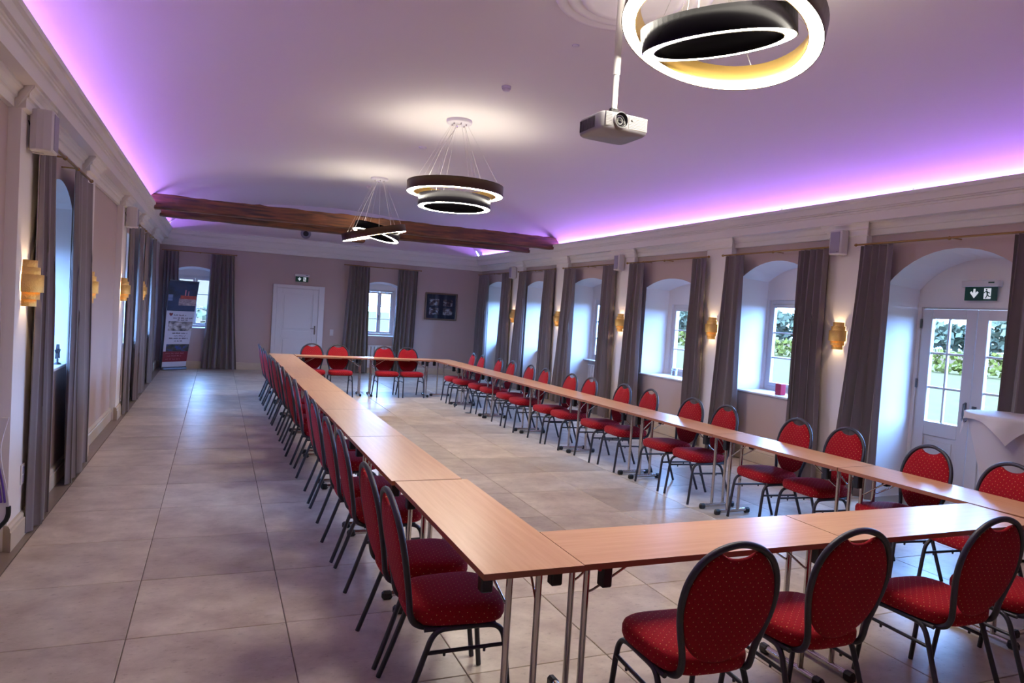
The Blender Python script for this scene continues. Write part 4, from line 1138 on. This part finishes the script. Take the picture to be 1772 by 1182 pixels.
b = MB(); b.lathe([(.06, .004), (.055, .006), (0, .006)], 24)
tag(b.build('floor_outlet', M['black'], loc=(4.07, 11.47, 0)), 'small dark floor outlet cover inside the table square', 'floor outlet')
# round vent high on the end wall
root = empty('air_vent', (1.955, Y1, 3.42), label='round air vent high on the white lunette', cat='vent')
TV = Matrix.Rotation(PI/2, 4, 'X')
b = MB(); b.lathe([(.125, 0), (.12, .012), (.07, .02), (.065, .008)], 32, M=TV); b.build('flange', M['grille'], root)
b = MB(); b.lathe([(.068, .006), (0, .006)], 32, M=TV); b.build('duct_opening', M['black'], root)

# radiators
def radiator(F, c, w, z0, z1, label, n):
    root = empty('radiator', F(c, z0, 0), label=label, cat='radiator'); o0 = Vector(F(c, z0, 0))
    def bx(b, u0, u1, za, zb, d0, d1):
        p = Vector(F(u0, za, d0))-o0; q = Vector(F(u1, zb, d1))-o0
        b.box(tuple(min(p[i], q[i]) for i in range(3)), tuple(max(p[i], q[i]) for i in range(3)), bev=.006)
    b = MB(); bx(b, c-w, c+w, z1-.03, z1, 0, .1); bx(b, c-w, c+w, z0, z0+.03, 0, .1); b.build('manifold', M['paint'], root)
    for i in range(n):
        u = c-w+.0+2*w*(i+.5)/n; b = MB(); bx(b, u-w/n*.8, u+w/n*.8, z0+.03, z1-.03, .01, .09); b.build('fin', M['paint'], root)
    b = MB(); bx(b, c-w+.03, c-w+.06, .0, z0+.0, .03, .06); bx(b, c+w-.06, c+w-.03, .0, z0+.0, .03, .06); b.build('feet', M['paint'], root)
FRr = lambda u, z, d: (XR+DW-.02-d, u, z)
radiator(FRr, 12.15, .48, .12, .84, 'white radiator in the niche third from the end wall', 10)
radiator(FRr, 14.53, .45, .12, .84, 'white radiator in the niche second from the end wall', 10)
radiator(FRr, 17.06, .48, .12, .84, 'white radiator in the niche nearest the end wall', 10)
radiator(lambda u, z, d: (u, Y1-.02-d*.6, z), 3.93, .40, .14, .72, 'white radiator under the six pane end wall window', 9)

# sill things
root = empty('candle', (XR+.12, 7.09, .921), label='dark red square candle on the niche sill', cat='candle')
b = MB(); b.box((-.045, -.05, 0), (.045, .05, .15), bev=.006); b.build('body', M['redglass'], root)
b = MB(); b.tube([(0, 0, .148), (0, .002, .162)], .002, 5); b.build('wick', M['black'], root)
root = empty('candle_holder', (XR+.14, 9.43, .901), label='glass candle holder with white candle on the niche sill', cat='candle holder')
b = MB(); b.lathe([(.07, 0), (.07, .015), (.045, .02), (.045, .15), (.042, .15), (.042, .025), (0, .025)], 20); b.build('glass', M['glass'], root)
b = MB(); b.lathe([(.036, .026), (.036, .11), (0, .11)], 16); b.build('candle', M['cloth'], root)
root = empty('star_ornament', (XL-.02, 7.36, 1.05), label='small dark star ornament on the banner side sill', cat='ornament')
b = MB(); b.lathe([(.03, 0), (.03, .01), (.008, .02), (.008, .05), (0, .05)], 12); b.build('foot', M['frame'], root)
b = MB(); sp = []
for k in range(10):
    a = 2*PI*k/10; r_ = .07 if k % 2 == 0 else .03; sp.append((0, r_*math.sin(a), .11 + r_*math.cos(a)))
n_ = len(sp)
b.poly([(x-.012, y, z) for x, y, z in sp]); b.poly([(x+.012, y, z) for x, y, z in sp][::-1])
for k in range(n_):
    (x, y, z), (x2, y2, z2) = sp[k], sp[(k+1) % n_]; b.quad((-.012, y, z), (-.012, y2, z2), (.012, y2, z2), (.012, y, z))
b.build('star', M['frame'], root)

# bistro tables under stretch covers
def bistro(x, y, H, label, overlay, rb=.30):
    root = empty('bistro_table', (x, y, 0), label=label, cat='table')
    b = MB(); rows = []; n = 48
    prof = [(.36, H), (.352, H-.05), (.30, H-.25), (.235, H-.52), (.215, H-.68), (.225, .3), (rb, .03)]
    for p in spline([(p[0], 0, p[1]) for p in prof], 4):
        r, z = p.x, p.z; f = max(0, 1 - z/.5)
        rows.append([((r*(1 + .25*f*math.cos(4*(2*PI*k/n)))) * math.cos(2*PI*k/n), (r*(1 + .25*f*math.cos(4*(2*PI*k/n)))) * math.sin(2*PI*k/n), max(.02, z)) for k in range(n)])
    b.grid(rows, closed=True); b.build('stretch_cover', M['cloth'], root)
    b = MB(); b.lathe([(.36, H-.01), (.355, H+.004), (0, H+.006)], 48); b.build('top_cover', M['cloth'], root)
    for k in range(4):
        a = PI*k/2; c_ = Vector((math.cos(a)*rb*1.2, math.sin(a)*rb*1.2, 0))
        b = MB(); b.lathe([(.035, 0), (.045, .02), (.03, .05), (0, .055)], 14, M=Matrix.Translation(c_)); b.build('foot_pocket', M['black'], root)
    if overlay:
        c = tag(MB_cloth(H).build('tablecloth', M['cloth'], loc=(x, y, 0)), 'white square cloth draped over the bistro table by the garden door', 'tablecloth')
def MB_cloth(H):
    b = MB(); n = 41; S = .425; R_ = .372; th = 1.17; rows = []
    for i in range(n):
        r = []
        for j in range(n):
            u = -S + 2*S*i/(n-1); v = -S + 2*S*j/(n-1)
            x = u*math.cos(th)-v*math.sin(th); y = u*math.sin(th)+v*math.cos(th)
            q = math.hypot(x, y); z = H+.012
            if q > R_:
                e = q-R_; a = math.atan2(y, x); k = min(e, .02)
                rr = R_ + .012 + e*.10 + .02*math.sin(a*8)*min(1, e/.1); x, y = rr*math.cos(a), rr*math.sin(a); z = H+.012 - max(0, e-.01)
            r.append((x, y, z))
        rows.append(r)
    b.grid(rows); return b
bistro(6.22, 3.80, 1.15, 'tall round bistro table in white stretch cover by the garden door', True)

root = empty('display_flag', (-1.45, 5.0, 0), label='white fabric display flag with purple stripes and black hem in the blind niche', cat='flag')
prof = spline([(.34, 0, .95), (.305, 0, .75), (.345, 0, .50), (.356, 0, .40), (.35, 0, .345), (.32, 0, .30), (.2, 0, .17), (.0, 0, .06), (-.25, 0, .03)], 5)
b = MB(); poly = [(p.x, -.006, p.z) for p in prof] + [(-.25, -.006, .95)]; pb = [(x, .006, z) for x, y, z in poly]
b.poly(poly); b.poly(pb[::-1])
for i in range(len(poly)):
    j = (i+1) % len(poly); b.quad(poly[i], poly[j], pb[j], pb[i])
b.build('fabric', M['cloth'], root)
b = MB(); b.tube([(p.x-.004, 0, p.z) for p in prof[14:]], .014, 8); b.build('hem', M['black'], root)
for k, (x0, x1) in enumerate(((.285, .335), (.25, .315))):
    b = MB(); b.tube(spline([(x0-.04, -.008, .92), (x0, -.008, .72), (x1-.015, -.008, .55), (x1, -.008, .44)], 4), .006, 6); b.build('stripe', M['stripe'], root)
b = MB(); b.box((-.24, -.12, 0), (-.18, .12, .03), bev=.008); b.build('foot', M['black'], root)


# ------------------------------------------------------------------ outside
b = MB(); b.quad((XR+.75, -30, -.15), (160, -30, -.15), (160, 220, -.15), (XR+.75, 220, -.15)); 
tag(b.build('lawn', M['lawn']), 'green lawn outside the garden door', 'lawn', kind='structure')
b = MB(); b.quad((58, -30, -.13), (84, -30, -.13), (84, 200, -.13), (58, 200, -.13)); tag(b.build('driveway', M['road']), 'pale drive beyond the lawn', 'driveway', kind='structure')
b = MB(); b.quad((-60, Y1+.5, -.16), (XR+.7, Y1+.5, -.16), (XR+.7, 90, -.16), (-60, 90, -.16)); tag(b.build('yard', M['road']), 'pale yard behind the end wall', 'yard', kind='structure')
b = MB(); b.quad((-60, -30, -.17), (XL-.7, -30, -.17), (XL-.7, Y1+.5, -.17), (-60, Y1+.5, -.17)); tag(b.build('side_garden', M['lawn']), 'grass outside the banner side windows', 'lawn', kind='structure')
def foliage_blob(b, c, r, rnd, n=60, sz=.3):
    for _ in range(n):
        v = Vector((rnd.gauss(0, 1), rnd.gauss(0, 1), rnd.gauss(0, 1))).normalized()
        p = Vector(c) + Vector((v.x*r[0], v.y*r[1], v.z*r[2]))*rnd.uniform(.6, 1.05)
        a = Vector((rnd.uniform(-1, 1), rnd.uniform(-1, 1), rnd.uniform(-1, 1))).normalized()*sz*rnd.uniform(.6, 1.3)
        d = a.cross(Vector((rnd.uniform(-1, 1), rnd.uniform(-1, 1), rnd.uniform(-1, 1)))).normalized()*sz*.7
        b.quad(p-a, p-d, p+a, p+d)
rnd = random.Random(11)
b = MB()
for i in range(70): foliage_blob(b, (40 + .2*math.sin(i), 18+i*.8, .5), (.8, .7, .75), rnd, 46, .2)
tag(b.build('hedge', M['leaflight']), 'clipped green hedge across the lawn', 'hedge', kind='stuff')
b = MB()
for i in range(26):
    x, y, h = 96 + rnd.uniform(-5, 9), 42+i*5.2+rnd.uniform(-1, 1), rnd.uniform(4.4, 6.4)
    b.tube([(x, y, -.15), (x, y+.1, h*.5)], .25, 8, 1)
    foliage_blob(b, (x, y, h*.52), (3.4, 3.4, h*.46), rnd, 300, .75)
tag(b.build('treeline', [M['leaf'], M['bark']]), 'hazy line of trees on the horizon outside the garden door', 'treeline', kind='stuff')
# house and bushes behind the end wall window
root = empty('house', (-3.6, 34, -.16), label='pale house with a tiled roof seen through the end wall window', cat='house')
b = MB(); b.box((-4, -3, 0), (4, 3, 3.0)); b.build('wall', M['house'], root)
b = MB(); b.add([(-4.3,-3.3,3),(4.3,-3.3,3),(4.3,3.3,3),(-4.3,3.3,3),(-3,0,5.2),(3,0,5.2)], [(0,1,5,4),(2,3,4,5),(1,2,5),(3,0,4),(3,2,1,0)]); b.build('roof', M['roof'], root)
for x in (-2.4, 0, 2.4):
    b = MB(); b.box((x-.4, -3.04, .9), (x+.4, -2.99, 2.2)); b.build('window', M['matblue'], root)
for i, (x, y) in enumerate(((-1.6, 25), (-.6, 26.5), (-2.6, 27))):
    b = MB(); foliage_blob(b, (0, 0, .9), (.8, .6, .8), rnd, 200, .14)
    tag(b.build('bush', M['leaf'], loc=(x, y, -.16)), ['green bush outside, nearest the end wall window', 'green bush outside in front of the pale house', 'green bush outside at the far end of the yard'][i], 'bush')

# ------------------------------------------------------------------ daylight portals in the openings
def portal(loc, rot, sx, sy):
    l = bpy.data.lights.new('daylight_portal', 'AREA'); l.shape = 'RECTANGLE'; l.size = sx; l.size_y = sy
    l.cycles.is_portal = True
    o = bpy.data.objects.new('daylight_portal', l); COL.objects.link(o); o.location = loc; o.rotation_euler = rot
for n in R_N:
    wc, ww, z0, z1 = n['win']; portal((XR+n['depth']+.15, wc, (z0+z1)/2), (0, PI/2, 0), z1-z0, 2*ww)
for n in L_N[1:]:
    wc, ww, z0, z1 = n['win']; portal((XL-n['depth']-.15, wc, (z0+z1)/2), (0, -PI/2, 0), z1-z0, 2*ww)
for n in B_N:
    wc, ww, z0, z1 = n['win']; portal((wc, Y1+n['depth']+.15, (z0+z1)/2), (-PI/2, 0, 0), 2*ww, z1-z0)
